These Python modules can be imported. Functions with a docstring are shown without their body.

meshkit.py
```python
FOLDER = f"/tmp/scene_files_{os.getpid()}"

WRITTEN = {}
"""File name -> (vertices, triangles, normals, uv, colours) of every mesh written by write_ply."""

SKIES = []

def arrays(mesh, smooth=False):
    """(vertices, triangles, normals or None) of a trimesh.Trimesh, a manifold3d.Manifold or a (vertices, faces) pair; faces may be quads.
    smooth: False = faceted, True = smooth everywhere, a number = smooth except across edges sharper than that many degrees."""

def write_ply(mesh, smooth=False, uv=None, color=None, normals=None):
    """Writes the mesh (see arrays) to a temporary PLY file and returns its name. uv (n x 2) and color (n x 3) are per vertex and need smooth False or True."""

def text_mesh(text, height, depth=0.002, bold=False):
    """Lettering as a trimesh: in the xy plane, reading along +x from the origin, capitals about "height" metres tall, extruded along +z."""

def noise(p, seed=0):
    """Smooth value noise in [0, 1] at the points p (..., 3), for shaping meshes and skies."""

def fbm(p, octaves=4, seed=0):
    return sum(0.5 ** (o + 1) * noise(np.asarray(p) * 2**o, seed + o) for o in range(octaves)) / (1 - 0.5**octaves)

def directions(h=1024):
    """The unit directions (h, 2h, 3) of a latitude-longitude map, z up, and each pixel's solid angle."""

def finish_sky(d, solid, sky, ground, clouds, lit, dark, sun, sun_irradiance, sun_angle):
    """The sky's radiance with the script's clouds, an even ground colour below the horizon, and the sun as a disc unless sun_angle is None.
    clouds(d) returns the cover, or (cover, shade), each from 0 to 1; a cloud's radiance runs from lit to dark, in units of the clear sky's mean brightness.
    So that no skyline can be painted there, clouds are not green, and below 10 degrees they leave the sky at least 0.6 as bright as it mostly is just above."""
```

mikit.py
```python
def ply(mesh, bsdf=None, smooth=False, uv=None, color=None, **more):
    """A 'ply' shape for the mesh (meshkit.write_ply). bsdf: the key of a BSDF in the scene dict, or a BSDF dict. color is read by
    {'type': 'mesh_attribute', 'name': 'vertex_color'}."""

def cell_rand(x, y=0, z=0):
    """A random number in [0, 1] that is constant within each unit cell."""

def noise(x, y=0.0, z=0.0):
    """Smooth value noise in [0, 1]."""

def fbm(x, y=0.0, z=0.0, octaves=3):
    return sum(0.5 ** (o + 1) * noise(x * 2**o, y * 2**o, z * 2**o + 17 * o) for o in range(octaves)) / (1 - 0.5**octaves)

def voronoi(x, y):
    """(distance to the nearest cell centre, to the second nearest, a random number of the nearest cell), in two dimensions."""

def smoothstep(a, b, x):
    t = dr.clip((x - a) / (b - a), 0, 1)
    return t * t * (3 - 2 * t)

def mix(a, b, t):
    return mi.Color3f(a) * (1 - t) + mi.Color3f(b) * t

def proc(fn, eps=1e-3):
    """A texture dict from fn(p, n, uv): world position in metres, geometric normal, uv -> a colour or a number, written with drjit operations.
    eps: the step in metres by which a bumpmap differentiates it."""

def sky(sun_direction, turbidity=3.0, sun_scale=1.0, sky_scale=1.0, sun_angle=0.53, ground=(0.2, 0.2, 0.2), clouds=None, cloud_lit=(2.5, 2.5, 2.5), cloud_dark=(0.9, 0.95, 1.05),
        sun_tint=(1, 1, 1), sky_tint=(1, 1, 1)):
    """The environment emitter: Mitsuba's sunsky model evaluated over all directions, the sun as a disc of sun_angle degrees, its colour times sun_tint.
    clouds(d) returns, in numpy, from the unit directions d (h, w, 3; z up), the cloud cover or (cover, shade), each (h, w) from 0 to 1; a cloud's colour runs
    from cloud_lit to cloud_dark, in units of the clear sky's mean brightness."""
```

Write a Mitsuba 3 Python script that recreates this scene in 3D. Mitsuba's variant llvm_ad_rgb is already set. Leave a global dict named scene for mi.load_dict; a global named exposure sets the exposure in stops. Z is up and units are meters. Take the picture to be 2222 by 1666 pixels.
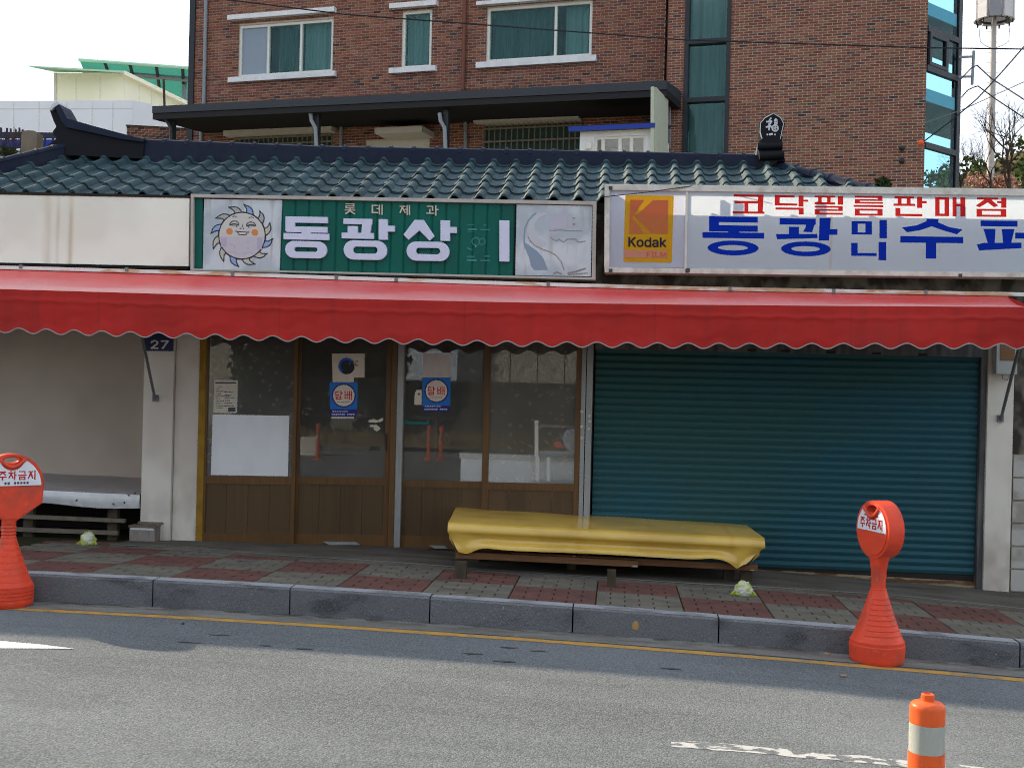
import math, random
import numpy as np
import trimesh
import drjit as dr
import mitsuba as mi
import mikit, meshkit
from mikit import proc, noise, fbm, cell_rand, smoothstep, mix, voronoi
from shapely.geometry import Polygon, MultiPolygon, LineString, Point, box as sbox
from shapely.ops import unary_union
from shapely import affinity

T = mi.ScalarTransform4f
rng = random.Random(7)
nrg = np.random.default_rng(11)
scene, labels = {'type': 'scene'}, {}

# ------------------------------------------------------------------ camera, sky, exposure
F, CX, CY = 2600.0, 1111.0, 833.0            # focal length and centre, in pixels of the 2222 x 1666 photograph
YAW, ROLL = math.radians(5.0), math.radians(1.4)
CAM = np.array([0.0, -10.7, 1.6])
FWD = np.array([-math.sin(YAW), math.cos(YAW), 0.0])
RT = np.array([math.cos(YAW), math.sin(YAW), 0.0])
UPZ = np.array([0, 0, 1.0])
R2 = RT * math.cos(ROLL) + UPZ * math.sin(ROLL)
U2 = UPZ * math.cos(ROLL) - RT * math.sin(ROLL)
scene['camera'] = {'type': 'perspective', 'fov': math.degrees(2 * math.atan(1111.0 / F)), 'fov_axis': 'x',
                   'near_clip': 0.05, 'far_clip': 4000.0,
                   'to_world': T().look_at(origin=CAM.tolist(), target=(CAM + FWD).tolist(), up=U2.tolist()),
                   'film': {'type': 'hdrfilm', 'width': 1024, 'height': 767}}
SUN_AZ, SUN_EL = math.radians(57.0), math.radians(28.2)      # the sun stands behind the shop, to the left


def cloud_cover(d):
    n = meshkit.fbm(np.stack([d[..., 0] * 2.2, d[..., 1] * 2.2, d[..., 2] * 5.0], -1) + 3.0, octaves=4, seed=5)
    c = np.clip(0.35 + 0.9 * n, 0.0, 0.95)
    return c, np.clip(1.4 - 2.2 * n, 0, 1) * 0.4


scene['sky'] = mikit.sky([-math.sin(SUN_AZ) * math.cos(SUN_EL), math.cos(SUN_AZ) * math.cos(SUN_EL), math.sin(SUN_EL)],
                         turbidity=3.0, sun_angle=1.0, sun_scale=0.80, sky_scale=1.0, sun_tint=(0.93, 1.0, 1.12), sky_tint=(0.95, 1.0, 1.05), clouds=cloud_cover,
                         cloud_lit=(1.95, 2.05, 2.2), cloud_dark=(1.2, 1.3, 1.45), ground=(0.2, 0.2, 0.19))
exposure = 3.08

# ------------------------------------------------------------------ materials
MATS = {}


def mat(name, d):
    scene['mat_' + name] = d
    MATS[name] = 'mat_' + name


def pr(color, rough=0.6, two=True, **k):
    d = {'type': 'principled', 'base_color': color if isinstance(color, dict) else {'type': 'rgb', 'value': list(color)},
         'roughness': rough, 'specular': k.pop('specular', 0.22), **k}
    return {'type': 'twosided', 'b': d} if two else d


def df(color):
    return {'type': 'twosided', 'b': {'type': 'diffuse', 'reflectance': color if isinstance(color, dict) else {'type': 'rgb', 'value': list(color)}}}


def worn(c, dirt=(0.16, 0.14, 0.12), amount=0.25, sx=3.0, sz=1.0, fine=40.0):
    """A paint colour with soft streaks of dirt that run down and a fine grain."""
    def fn(p, n, uv):
        s = fbm(p.x * sx * 3, p.y * sx * 3, p.z * sz, octaves=3)
        g = noise(p.x * fine, p.y * fine, p.z * fine)
        k = dr.clip((s - 0.38) * 2.2, 0, 1) * amount + (g - 0.5) * 0.06
        return mix(c, dirt, dr.clip(k, 0, 1))
    return proc(fn)


def asphalt(p, n, uv):
    a = voronoi(p.x * 105, p.y * 80)
    b = noise(p.x * 120, p.y * 120)
    big = fbm(p.x * 0.7, p.y * 1.3, octaves=3)
    patch = smoothstep(0.60, 0.70, fbm(p.x * 1.1 + 9, p.y * 6.0, octaves=3))
    v = 0.130 + 0.085 * a[2] * smoothstep(0.95, 0.3, a[0]) + 0.045 * (b - 0.5) + 0.06 * (big - 0.5)
    v = v * (1 - 0.07 * patch)
    return mi.Color3f(v * 0.88, v * 0.945, v * 0.985)


def asphalt_h(p, n, uv):
    a = voronoi(p.x * 105, p.y * 80)
    return 0.0025 * (1 - a[0])


def granite(p, n, uv):
    a = noise(p.x * 230, p.y * 230, p.z * 230)
    b = noise(p.x * 90 + 5, p.y * 90, p.z * 90)
    s = fbm(p.x * 4, p.y * 4, p.z * 7, octaves=4)
    v = 0.128 + 0.085 * smoothstep(0.55, 0.8, a) - 0.03 * smoothstep(0.6, 0.85, b) - 0.055 * smoothstep(0.5, 0.75, s)
    spot = smoothstep(0.93, 0.97, noise(p.x * 60 + 31, p.y * 60, p.z * 60))
    v = dr.maximum(v, 0.04)
    return mix(mi.Color3f(v * 0.97, v, v * 1.06), (0.5, 0.5, 0.48), spot * 0.6)


def kerb_top(p, n, uv):
    a = noise(p.x * 200, p.y * 200, p.z * 200)
    s = fbm(p.x * 5, p.y * 9, octaves=3)
    v = 0.30 + 0.09 * (a - 0.5) - 0.12 * smoothstep(0.5, 0.75, s)
    return mi.Color3f(v * 0.96, v, v * 1.06)


def concrete(p, n, uv):
    s = fbm(p.x * 3, p.y * 5, p.z * 3, octaves=4)
    g = noise(p.x * 150, p.y * 150, p.z * 150)
    v = 0.20 + 0.14 * (s - 0.5) + 0.05 * (g - 0.5)
    return mi.Color3f(v * 0.98, v * 0.97, v * 0.92)


def paver(c0, c1):
    def fn(p, n, uv):
        t = cell_rand(dr.floor(p.x * 5 + 100.25), dr.floor(p.y * 10 + 100.3), 3)
        s = fbm(p.x * 6, p.y * 6, octaves=3)
        g = noise(p.x * 170, p.y * 170)
        return mix(c0, c1, dr.clip(t * 0.5 + (s - 0.4) * 0.9 + (g - 0.5) * 0.35, 0, 1))
    return proc(fn)


mat('asphalt', {'type': 'bumpmap', 'tex': proc(asphalt_h), 'scale': 1.0, 'b': {'type': 'diffuse', 'reflectance': proc(asphalt)}})
mat('granite', df(proc(granite)))
mat('kerb_top', df(proc(kerb_top)))
mat('concrete', df(proc(concrete)))
mat('paver_red', df(paver((0.150, 0.076, 0.064), (0.095, 0.060, 0.053))))
mat('paver_grey', df(paver((0.158, 0.146, 0.120), (0.100, 0.094, 0.082))))
def threshold_fn(p, n, uv):
    s = fbm(p.x * 3, p.y * 7, octaves=4)
    g = noise(p.x * 150, p.y * 150)
    v = 0.105 + 0.09 * (s - 0.5) + 0.03 * (g - 0.5)
    return mi.Color3f(v * 1.1, v * 1.0, v * 0.86)


def gutter_fn(p, n, uv):
    s = fbm(p.x * 4, p.y * 9, octaves=4)
    g = noise(p.x * 140, p.y * 140)
    d = smoothstep(0.45, 0.65, fbm(p.x * 9, p.y * 22, octaves=4)) * smoothstep(-2.60, -2.42, p.y)
    v = 0.165 + 0.12 * (s - 0.5) + 0.05 * (g - 0.5)
    return mix(mi.Color3f(v, v * 0.98, v * 0.92), (0.06, 0.05, 0.038), d * 0.75)


mat('gutter', df(proc(gutter_fn)))
mat('threshold', df(proc(threshold_fn)))
mat('soil', df((0.040, 0.040, 0.022)))
mat('ground', df((0.16, 0.15, 0.12)))
mat('yellow_paint', df(worn((0.47, 0.26, 0.065), (0.20, 0.17, 0.12), 0.9, 5, 5)))


def worn_white(p, n, uv):
    t = smoothstep(0.44, 0.56, fbm(p.x * 18, p.y * 34, octaves=4))
    return mix(asphalt(p, n, uv), (0.42, 0.42, 0.41), t)


mat('white_road_paint', df(proc(worn_white)))


def plaster_fn(p, n, uv):
    s = fbm(p.x * 1.3, p.y * 1.3, p.z * 1.0, octaves=4)
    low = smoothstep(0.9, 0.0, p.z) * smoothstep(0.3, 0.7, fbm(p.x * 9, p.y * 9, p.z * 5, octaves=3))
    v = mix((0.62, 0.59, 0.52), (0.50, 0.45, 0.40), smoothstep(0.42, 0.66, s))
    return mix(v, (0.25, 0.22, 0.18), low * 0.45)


mat('plaster', df(proc(plaster_fn)))


def pane_panel(p, n, uv):
    """Cream painted sheet with two rusty runs below its upper edge."""
    x = p.x
    run = dr.exp(-dr.square((x + 5.12) / 0.02)) * 0.35 + dr.exp(-dr.square((x + 5.0) / 0.025)) * 0.5 + dr.exp(-dr.square((x + 5.22) / 0.04)) * 0.35
    run = run * (0.45 + 0.8 * noise(p.x * 30, p.z * 5))
    g = fbm(p.x * 2, p.y, p.z * 2, octaves=3)
    base = mix((0.76, 0.76, 0.67), (0.68, 0.67, 0.58), smoothstep(0.4, 0.7, g))
    return mix(base, (0.42, 0.33, 0.20), dr.clip(run, 0, 0.8))


mat('recess_plaster', df(worn((0.53, 0.46, 0.395), (0.42, 0.355, 0.31), 0.9, 0.5, 1.2)))
mat('cream_sheet', pr(proc(pane_panel), 0.45))
mat('dark_gap', df((0.03, 0.028, 0.026)))


def stain_wall(p, n, uv):
    s = fbm(p.x * 9, p.y * 9, p.z * 5, octaves=4)
    return mix((0.15, 0.14, 0.115), (0.045, 0.04, 0.034), smoothstep(0.35, 0.65, s))


mat('stained_wall', df(proc(stain_wall)))
mat('white_frame', pr(worn((0.58, 0.57, 0.52), (0.20, 0.13, 0.07), 0.45, 5, 7), 0.45))


def rust_rail(p, n, uv):
    s = fbm(p.x * 5, p.y * 5, p.z * 14, octaves=4)
    r = smoothstep(0.42, 0.62, s + 0.10 * smoothstep(-1.0, 1.5, p.x) - 0.06)
    return mix((0.66, 0.66, 0.63), mix((0.36, 0.18, 0.07), (0.55, 0.38, 0.2), noise(p.x * 20, p.z * 60)), r * 0.85)


mat('rail_paint', pr(proc(rust_rail), 0.5))
mat('grey_frame', pr(worn((0.40, 0.38, 0.35), (0.18, 0.16, 0.14), 0.4, 4, 4), 0.5))
mat('aluminium', pr(worn((0.27, 0.285, 0.29), (0.17, 0.165, 0.155), 0.4, 8, 3), 0.45, metallic=0.3))
mat('green_steel', pr(worn((0.008, 0.105, 0.080), (0.015, 0.06, 0.05), 0.5, 3, 1.5), 0.55, specular=0.1))
mat('letter_face', pr((0.53, 0.57, 0.71), 0.4))
mat('ghost_glue', pr((0.03, 0.17, 0.155), 0.6))
mat('ghost_light', pr((0.08, 0.30, 0.29), 0.6))


def aged_white(p, n, uv):
    s = fbm(p.x * 5, p.y, p.z * 4, octaves=4)
    st = fbm(p.x * 26, p.y, p.z * 2.5, octaves=3)
    v = mix((0.50, 0.56, 0.59), (0.36, 0.42, 0.46), smoothstep(0.40, 0.68, s))
    return mix(v, (0.30, 0.31, 0.30), smoothstep(0.58, 0.8, st) * 0.6)


mat('emblem_sheet', pr(proc(aged_white), 0.45))
for n_, c_ in dict(ink=(0.02, 0.022, 0.03), sun_face=(0.50, 0.50, 0.47), lavender=(0.45, 0.44, 0.48), lavender_dark=(0.38, 0.35, 0.43), cheek=(0.52, 0.21, 0.06),
                   ray_blue=(0.22, 0.33, 0.55), ray_grey=(0.33, 0.35, 0.34), ray_cream=(0.42, 0.43, 0.37), art_blue=(0.20, 0.27, 0.35), art_light=(0.44, 0.47, 0.51),
                   art_line=(0.22, 0.21, 0.19), art_faint=(0.40, 0.41, 0.48), mouth=(0.62, 0.5, 0.5)).items():
    mat(n_, pr(c_, 0.5))


def thin(c, trans=1.0, rough=0.45):
    return {'type': 'principledthin', 'base_color': c if isinstance(c, dict) else {'type': 'rgb', 'value': list(c)}, 'roughness': rough, 'diff_trans': trans, 'spec_trans': 0.0, 'eta': 1.4}


def acrylic(p, n, uv):
    s = fbm(p.x * 2, p.y, p.z * 3, octaves=3)
    seam = dr.exp(-dr.square((p.x - 1.79) / 0.012)) * 0.5
    return mix(mix((0.70, 0.77, 0.84), (0.65, 0.72, 0.80), s), (0.60, 0.52, 0.36), seam)


mat('acrylic', thin(proc(acrylic), 1.15))
mat('acrylic_red', thin((0.66, 0.03, 0.03), 0.9))
mat('acrylic_blue', thin((0.006, 0.03, 0.36), 0.35))
mat('acrylic_clear', thin((0.62, 0.65, 0.76), 1.0, 0.25))
mat('logo_yellow', thin((0.72, 0.40, 0.03), 0.9))
mat('logo_orange', thin((0.66, 0.21, 0.10), 0.9))
mat('logo_line', thin((0.60, 0.27, 0.07), 0.8))
mat('logo_ink', thin((0.02, 0.025, 0.04), 0.1))
mat('logo_pale', thin((0.66, 0.32, 0.22), 0.8))


def fabric(p, n, uv):
    s = fbm(p.x * 1.6, p.y * 3, p.z * 2.0, octaves=4)
    w = fbm(p.x * 10, p.y * 6, p.z * 1.2, octaves=3)
    d = smoothstep(0.40, 0.70, s) * 0.30 + smoothstep(0.5, 0.75, w) * 0.22
    q = p.x / 1.52 + 0.31
    seam = dr.exp(-dr.square((q - dr.floor(q) - 0.5) * 1.52 / 0.007)) * 0.5
    drip = smoothstep(0.60, 0.78, fbm(p.x * 22, p.y * 3, p.z * 0.8 + 4, octaves=3)) * 0.35
    return mix((0.39, 0.022, 0.018), (0.25, 0.022, 0.019), dr.clip(d * 1.3 + seam + drip, 0, 1))


mat('awning_red', {'type': 'twosided', 'b': {'type': 'principled', 'base_color': proc(fabric), 'roughness': 0.6, 'specular': 0.12}})
def faded(p, n, uv):
    s = fbm(p.x * 1.2, p.y * 3, 0.0, octaves=4)
    k = smoothstep(-0.30, -1.05, p.y) * 0.85 + (s - 0.5) * 0.6
    return mix((0.50, 0.045, 0.045), (0.50, 0.20, 0.195), dr.clip(k, 0, 1))


mat('awning_faded', {'type': 'twosided', 'b': {'type': 'principled', 'base_color': proc(faded), 'roughness': 0.45, 'specular': 0.5, 'sheen': 0.5}})
mat('hem_grey', df((0.34, 0.33, 0.33)))
mat('steel_arm', pr((0.16, 0.165, 0.175), 0.4, metallic=0.5))


def wood_alu(p, n, uv):
    g = noise(p.x * 130, p.y * 130, p.z * 3.0)
    s = fbm(p.x * 3, p.y * 3, p.z * 2, octaves=3)
    return mix((0.128, 0.066, 0.024), (0.068, 0.037, 0.017), dr.clip(g * 0.7 + (s - 0.5) * 0.8, 0, 1))


def wood_plank(p, n, uv):
    g = noise(p.x * 190, p.y * 190, p.z * 2.0)
    t = cell_rand(dr.floor(p.x * 5.1 + 50), 2, 7)
    return mix((0.094, 0.057, 0.026), (0.058, 0.036, 0.018), dr.clip(g * 0.55 + t * 0.5, 0, 1))


mat('door_frame', pr(proc(wood_alu), 0.4))
mat('door_plank', pr(proc(wood_plank), 0.5))
mat('door_dark', pr((0.035, 0.02, 0.014), 0.5))
mat('foam_yellow', df(worn((0.26, 0.15, 0.025), (0.10, 0.06, 0.02), 0.5, 10, 10)))
mat('window_glass', {'type': 'thindielectric', 'int_ior': 1.52})


def dusty(p, n, uv):
    v = voronoi(p.x * 15 + 3 * noise(p.z * 7), p.z * 15)
    dots = smoothstep(0.34, 0.06, v[0] / (0.25 + 0.9 * v[2])) * smoothstep(0.5, 0.8, v[2])
    veil = 0.07 * fbm(p.x * 4, p.z * 4)
    return dr.clip(dots * 0.11 + veil + 0.10, 0, 1)


mat('dusty_glass', {'type': 'blendbsdf', 'weight': proc(dusty), 'a': {'type': 'thindielectric', 'int_ior': 1.52}, 'b': {'type': 'twosided', 'b': {'type': 'diffuse', 'reflectance': {'type': 'rgb', 'value': [0.5, 0.5, 0.47]}}}})
def haze_fn(p, n, uv):
    return dr.clip(0.045 + 0.07 * fbm(p.x * 3, p.z * 3), 0, 1)


mat('hazy_glass', {'type': 'blendbsdf', 'weight': proc(haze_fn), 'a': {'type': 'thindielectric', 'int_ior': 1.52}, 'b': {'type': 'twosided', 'b': {'type': 'diffuse', 'reflectance': {'type': 'rgb', 'value': [0.5, 0.5, 0.47]}}}})
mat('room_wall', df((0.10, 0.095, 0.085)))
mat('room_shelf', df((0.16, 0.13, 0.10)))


def shutter_paint(p, n, uv):
    s = fbm(p.x * 0.9, p.y, p.z * 1.6, octaves=4)
    st = fbm(p.x * 14, p.y, p.z * 1.5, octaves=3)
    c = mix((0.022, 0.076, 0.080), (0.019, 0.078, 0.102), smoothstep(0.35, 0.65, s + 0.08 * p.x - 0.12))
    return mix(c, (0.03, 0.07, 0.07), smoothstep(0.52, 0.8, st) * 0.3)


mat('shutter_teal', pr(proc(shutter_paint), 0.5))


def rusty_bar(p, n, uv):
    s = fbm(p.x * 7, p.y * 4, p.z * 30, octaves=4)
    return mix((0.26, 0.20, 0.12), (0.10, 0.05, 0.025), smoothstep(0.4, 0.62, s))


mat('rusty_bar', pr(proc(rusty_bar), 0.7))
mat('guide_rail', pr(worn((0.055, 0.058, 0.062), (0.20, 0.19, 0.18), 0.5, 9, 3), 0.5))


def block_fn(p, n, uv):
    s = fbm(p.x * 8, p.y * 8, p.z * 8, octaves=4)
    return mix((0.40, 0.39, 0.36), (0.28, 0.26, 0.23), smoothstep(0.45, 0.7, s))


mat('painted_block', df(proc(block_fn)))


def tile_fn(p, n, uv):
    t = cell_rand(dr.floor(p.x * 4.5 + 40.3), dr.floor(p.y * 4.4 + 9.0), 5)
    s = fbm(p.x * 7, p.y * 7, p.z * 7, octaves=3)
    g = noise(p.x * 90, p.y * 90, p.z * 90)
    v = 0.65 + 0.30 * t + 0.45 * (s - 0.5) + 0.12 * (g - 0.5)
    return mi.Color3f(0.040 * v, 0.075 * v, 0.088 * v)


mat('roof_tile', pr(proc(tile_fn), 0.6, specular=0.22))
mat('roof_under', df((0.016, 0.016, 0.018)))
mat('ridge_navy', pr(worn((0.010, 0.016, 0.036), (0.022, 0.025, 0.036), 0.6, 4, 4), 0.5, specular=0.12))
mat('ridge_black', pr((0.009, 0.010, 0.013), 0.55, specular=0.1))
mat('ridge_white', pr((0.50, 0.52, 0.55), 0.5))


def vinyl(p, n, uv):
    s = fbm(p.x * 2.2, p.y * 2.2, p.z * 3, octaves=4)
    b = 0.0
    for x0 in (-0.28, 0.30, 0.95, 1.55):
        b = b + dr.exp(-dr.square((p.x - x0) / 0.022)) * 0.35
    c = mix((0.57, 0.375, 0.07), (0.46, 0.295, 0.05), smoothstep(0.4, 0.65, s))
    return mix(c, (0.50, 0.24, 0.03), dr.clip(b, 0, 1))


mat('yellow_vinyl', {'type': 'twosided', 'b': {'type': 'principled', 'base_color': proc(vinyl), 'roughness': 0.17, 'specular': 0.7}})


def old_wood(p, n, uv):
    g = noise(p.x * 3.5, p.y * 70, p.z * 110)
    s = fbm(p.x * 3, p.y * 8, p.z * 12, octaves=3)
    w = smoothstep(0.66, 0.72, fbm(p.x * 8 + 3, p.y * 5, p.z * 9, octaves=3))
    c = mix((0.21, 0.105, 0.052), (0.10, 0.055, 0.032), dr.clip(g * 0.7 + s * 0.4, 0, 1))
    return mix(c, (0.45, 0.42, 0.38), w * 0.7)


mat('old_wood', df(proc(old_wood)))
mat('grey_wood', df(worn((0.16, 0.14, 0.11), (0.07, 0.06, 0.05), 0.6, 6, 12)))
mat('dark_wood', df(worn((0.075, 0.062, 0.045), (0.03, 0.026, 0.02), 0.6, 8, 8)))
mat('silver_tarp', pr(worn((0.58, 0.60, 0.61), (0.36, 0.36, 0.35), 0.4, 5, 8), 0.33, metallic=0.15))
mat('silver_top', pr(worn((0.33, 0.31, 0.30), (0.24, 0.22, 0.21), 0.5, 3, 3), 0.5))
mat('rivet', pr((0.05, 0.05, 0.05), 0.4))
mat('box_grey', df(worn((0.24, 0.215, 0.195), (0.14, 0.12, 0.10), 0.5, 12, 12)))


def bag_fn(p, n, uv):
    s = noise(p.x * 22, p.y * 22, p.z * 30)
    return mix((0.38, 0.44, 0.12), (0.52, 0.54, 0.46), smoothstep(0.42, 0.6, s))


mat('bag', pr(proc(bag_fn), 0.35))
mat('bag_green', pr((0.34, 0.40, 0.05), 0.35))


def orange_fn(p, n, uv):
    s = fbm(p.x * 9, p.y * 9, p.z * 6, octaves=3)
    g = noise(p.x * 60, p.y * 60, p.z * 60)
    sc = smoothstep(0.66, 0.72, fbm(p.x * 30, p.y * 30, p.z * 45 + 7, octaves=3))
    gr = smoothstep(0.50, 0.72, fbm(p.x * 7 + 3, p.y * 7, p.z * 5, octaves=4))
    c = mix((0.70, 0.066, 0.028), (0.55, 0.060, 0.032), dr.clip((s - 0.35) * 1.6 + (g - 0.5) * 0.2, 0, 1))
    return mix(mix(c, (0.26, 0.075, 0.05), gr * 0.45), (0.66, 0.20, 0.13), sc * 0.22)


mat('sign_orange', pr(proc(orange_fn), 0.42))
mat('post_orange', pr(worn((0.72, 0.11, 0.025), (0.40, 0.08, 0.04), 0.35, 16, 9), 0.38))
mat('reflector', pr(worn((0.36, 0.37, 0.33), (0.22, 0.22, 0.19), 0.5, 14, 9), 0.35))
mat('label_white', pr((0.66, 0.68, 0.72), 0.4))
mat('label_red', pr((0.42, 0.015, 0.02), 0.4))
mat('label_dark', pr((0.05, 0.05, 0.07), 0.4))
mat('plate_navy', pr((0.012, 0.02, 0.085), 0.35))
mat('plate_text', pr((0.62, 0.60, 0.58), 0.4))
mat('paper', df(worn((0.52, 0.48, 0.40), (0.40, 0.36, 0.30), 0.4, 9, 9)))
mat('paper_pink', df(worn((0.55, 0.49, 0.48), (0.42, 0.37, 0.36), 0.5, 9, 9)))
mat('paper_cream', df(worn((0.62, 0.54, 0.46), (0.5, 0.43, 0.36), 0.4, 9, 9)))
mat('white_board', pr(worn((0.62, 0.63, 0.65), (0.52, 0.53, 0.55), 0.4, 4, 4), 0.35))
mat('poster_blue', pr((0.012, 0.13, 0.44), 0.45))
mat('poster_navy', pr((0.02, 0.018, 0.15), 0.45))
mat('poster_red', pr((0.50, 0.02, 0.03), 0.45))
mat('poster_grey', pr((0.22, 0.21, 0.22), 0.45))
mat('teal_tape', pr((0.005, 0.12, 0.10), 0.5))
mat('meter_grey', pr((0.33, 0.35, 0.34), 0.45))
mat('meter_brown', pr((0.16, 0.085, 0.035), 0.3))

# background
BRICKS = [(0.180, 0.070, 0.052), (0.215, 0.083, 0.058), (0.155, 0.064, 0.054), (0.195, 0.098, 0.068), (0.115, 0.060, 0.056), (0.230, 0.104, 0.074), (0.070, 0.050, 0.052)]
mat('brick_mix', df({'type': 'mesh_attribute', 'name': 'vertex_color'}))
for i_, c_ in enumerate(BRICKS):
    mat('brick_%d' % i_, df(worn(c_, tuple(x * 0.6 for x in c_), 0.5, 20, 30)))
mat('mortar', df(worn((0.48, 0.41, 0.32), (0.30, 0.26, 0.20), 0.6, 1.2, 1.2)))
mat('stone_white', pr(worn((0.66, 0.67, 0.68), (0.44, 0.44, 0.44), 0.5, 3, 2), 0.5))
mat('pvc_white', pr((0.60, 0.60, 0.56), 0.4))
mat('frosted', pr((0.22, 0.27, 0.33), 0.35))
mat('teal_glass', {'type': 'thindielectric', 'int_ior': 1.45, 'specular_reflectance': {'type': 'rgb', 'value': [0.35, 0.62, 0.62]}, 'specular_transmittance': {'type': 'rgb', 'value': [0.50, 0.70, 0.70]}})
mat('bay_glass', {'type': 'thindielectric', 'int_ior': 1.3, 'specular_reflectance': {'type': 'rgb', 'value': [0.25, 0.3, 0.3]}, 'specular_transmittance': {'type': 'rgb', 'value': [0.40, 0.80, 0.94]}})
mat('curtain', df(worn((0.25, 0.30, 0.29), (0.11, 0.145, 0.145), 0.6, 5, 0.3)))
mat('curtain_dark', df(worn((0.05, 0.09, 0.085), (0.03, 0.055, 0.055), 0.6, 5, 0.3)))
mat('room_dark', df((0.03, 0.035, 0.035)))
mat('frame_dark', pr((0.022, 0.026, 0.032), 0.4))
mat('canopy_navy', pr((0.032, 0.036, 0.046), 0.5))
mat('canopy_under', df((0.03, 0.031, 0.033)))
mat('drain_grey', pr((0.22, 0.25, 0.28), 0.5))
mat('drain_copper', pr(worn((0.17, 0.055, 0.035), (0.09, 0.04, 0.03), 0.6, 9, 4), 0.5))
mat('bar_beige', pr((0.17, 0.155, 0.125), 0.5))
mat('lintel_grey', df((0.50, 0.50, 0.46)))
mat('blue_trim', pr((0.008, 0.035, 0.26), 0.4))
mat('shed_white', df((0.66, 0.67, 0.67)))
mat('board_green', df((0.42, 0.45, 0.36)))
mat('slab_pale', df((0.58, 0.62, 0.62)))
mat('cream_clad', df(worn((0.80, 0.80, 0.64), (0.70, 0.71, 0.58), 0.4, 0.6, 0.4)))
mat('white_clad', df(worn((0.78, 0.79, 0.82), (0.68, 0.70, 0.73), 0.4, 0.5, 0.4)))
mat('green_edge', df((0.40, 0.62, 0.46)))
mat('joint_grey', df((0.58, 0.58, 0.54)))
mat('green_sheet', {'type': 'principledthin', 'base_color': {'type': 'rgb', 'value': [0.05, 0.25, 0.19]}, 'roughness': 0.3, 'diff_trans': 0.9, 'spec_trans': 0.15, 'eta': 1.4})
mat('dark_brick_wall', df(worn((0.16, 0.10, 0.07), (0.08, 0.055, 0.04), 0.6, 3, 3)))
mat('stone_post', df(worn((0.16, 0.14, 0.11), (0.09, 0.075, 0.06), 0.6, 4, 4)))
mat('fence_blue', pr((0.012, 0.035, 0.30), 0.4))
mat('fence_dark', pr((0.02, 0.024, 0.05), 0.5))
mat('tower_white', pr((0.56, 0.55, 0.55), 0.4))
mat('tower_grey', pr((0.26, 0.26, 0.28), 0.4))
mat('pole_concrete', df(worn((0.50, 0.46, 0.43), (0.38, 0.35, 0.32), 0.4, 3, 1)))
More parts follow.
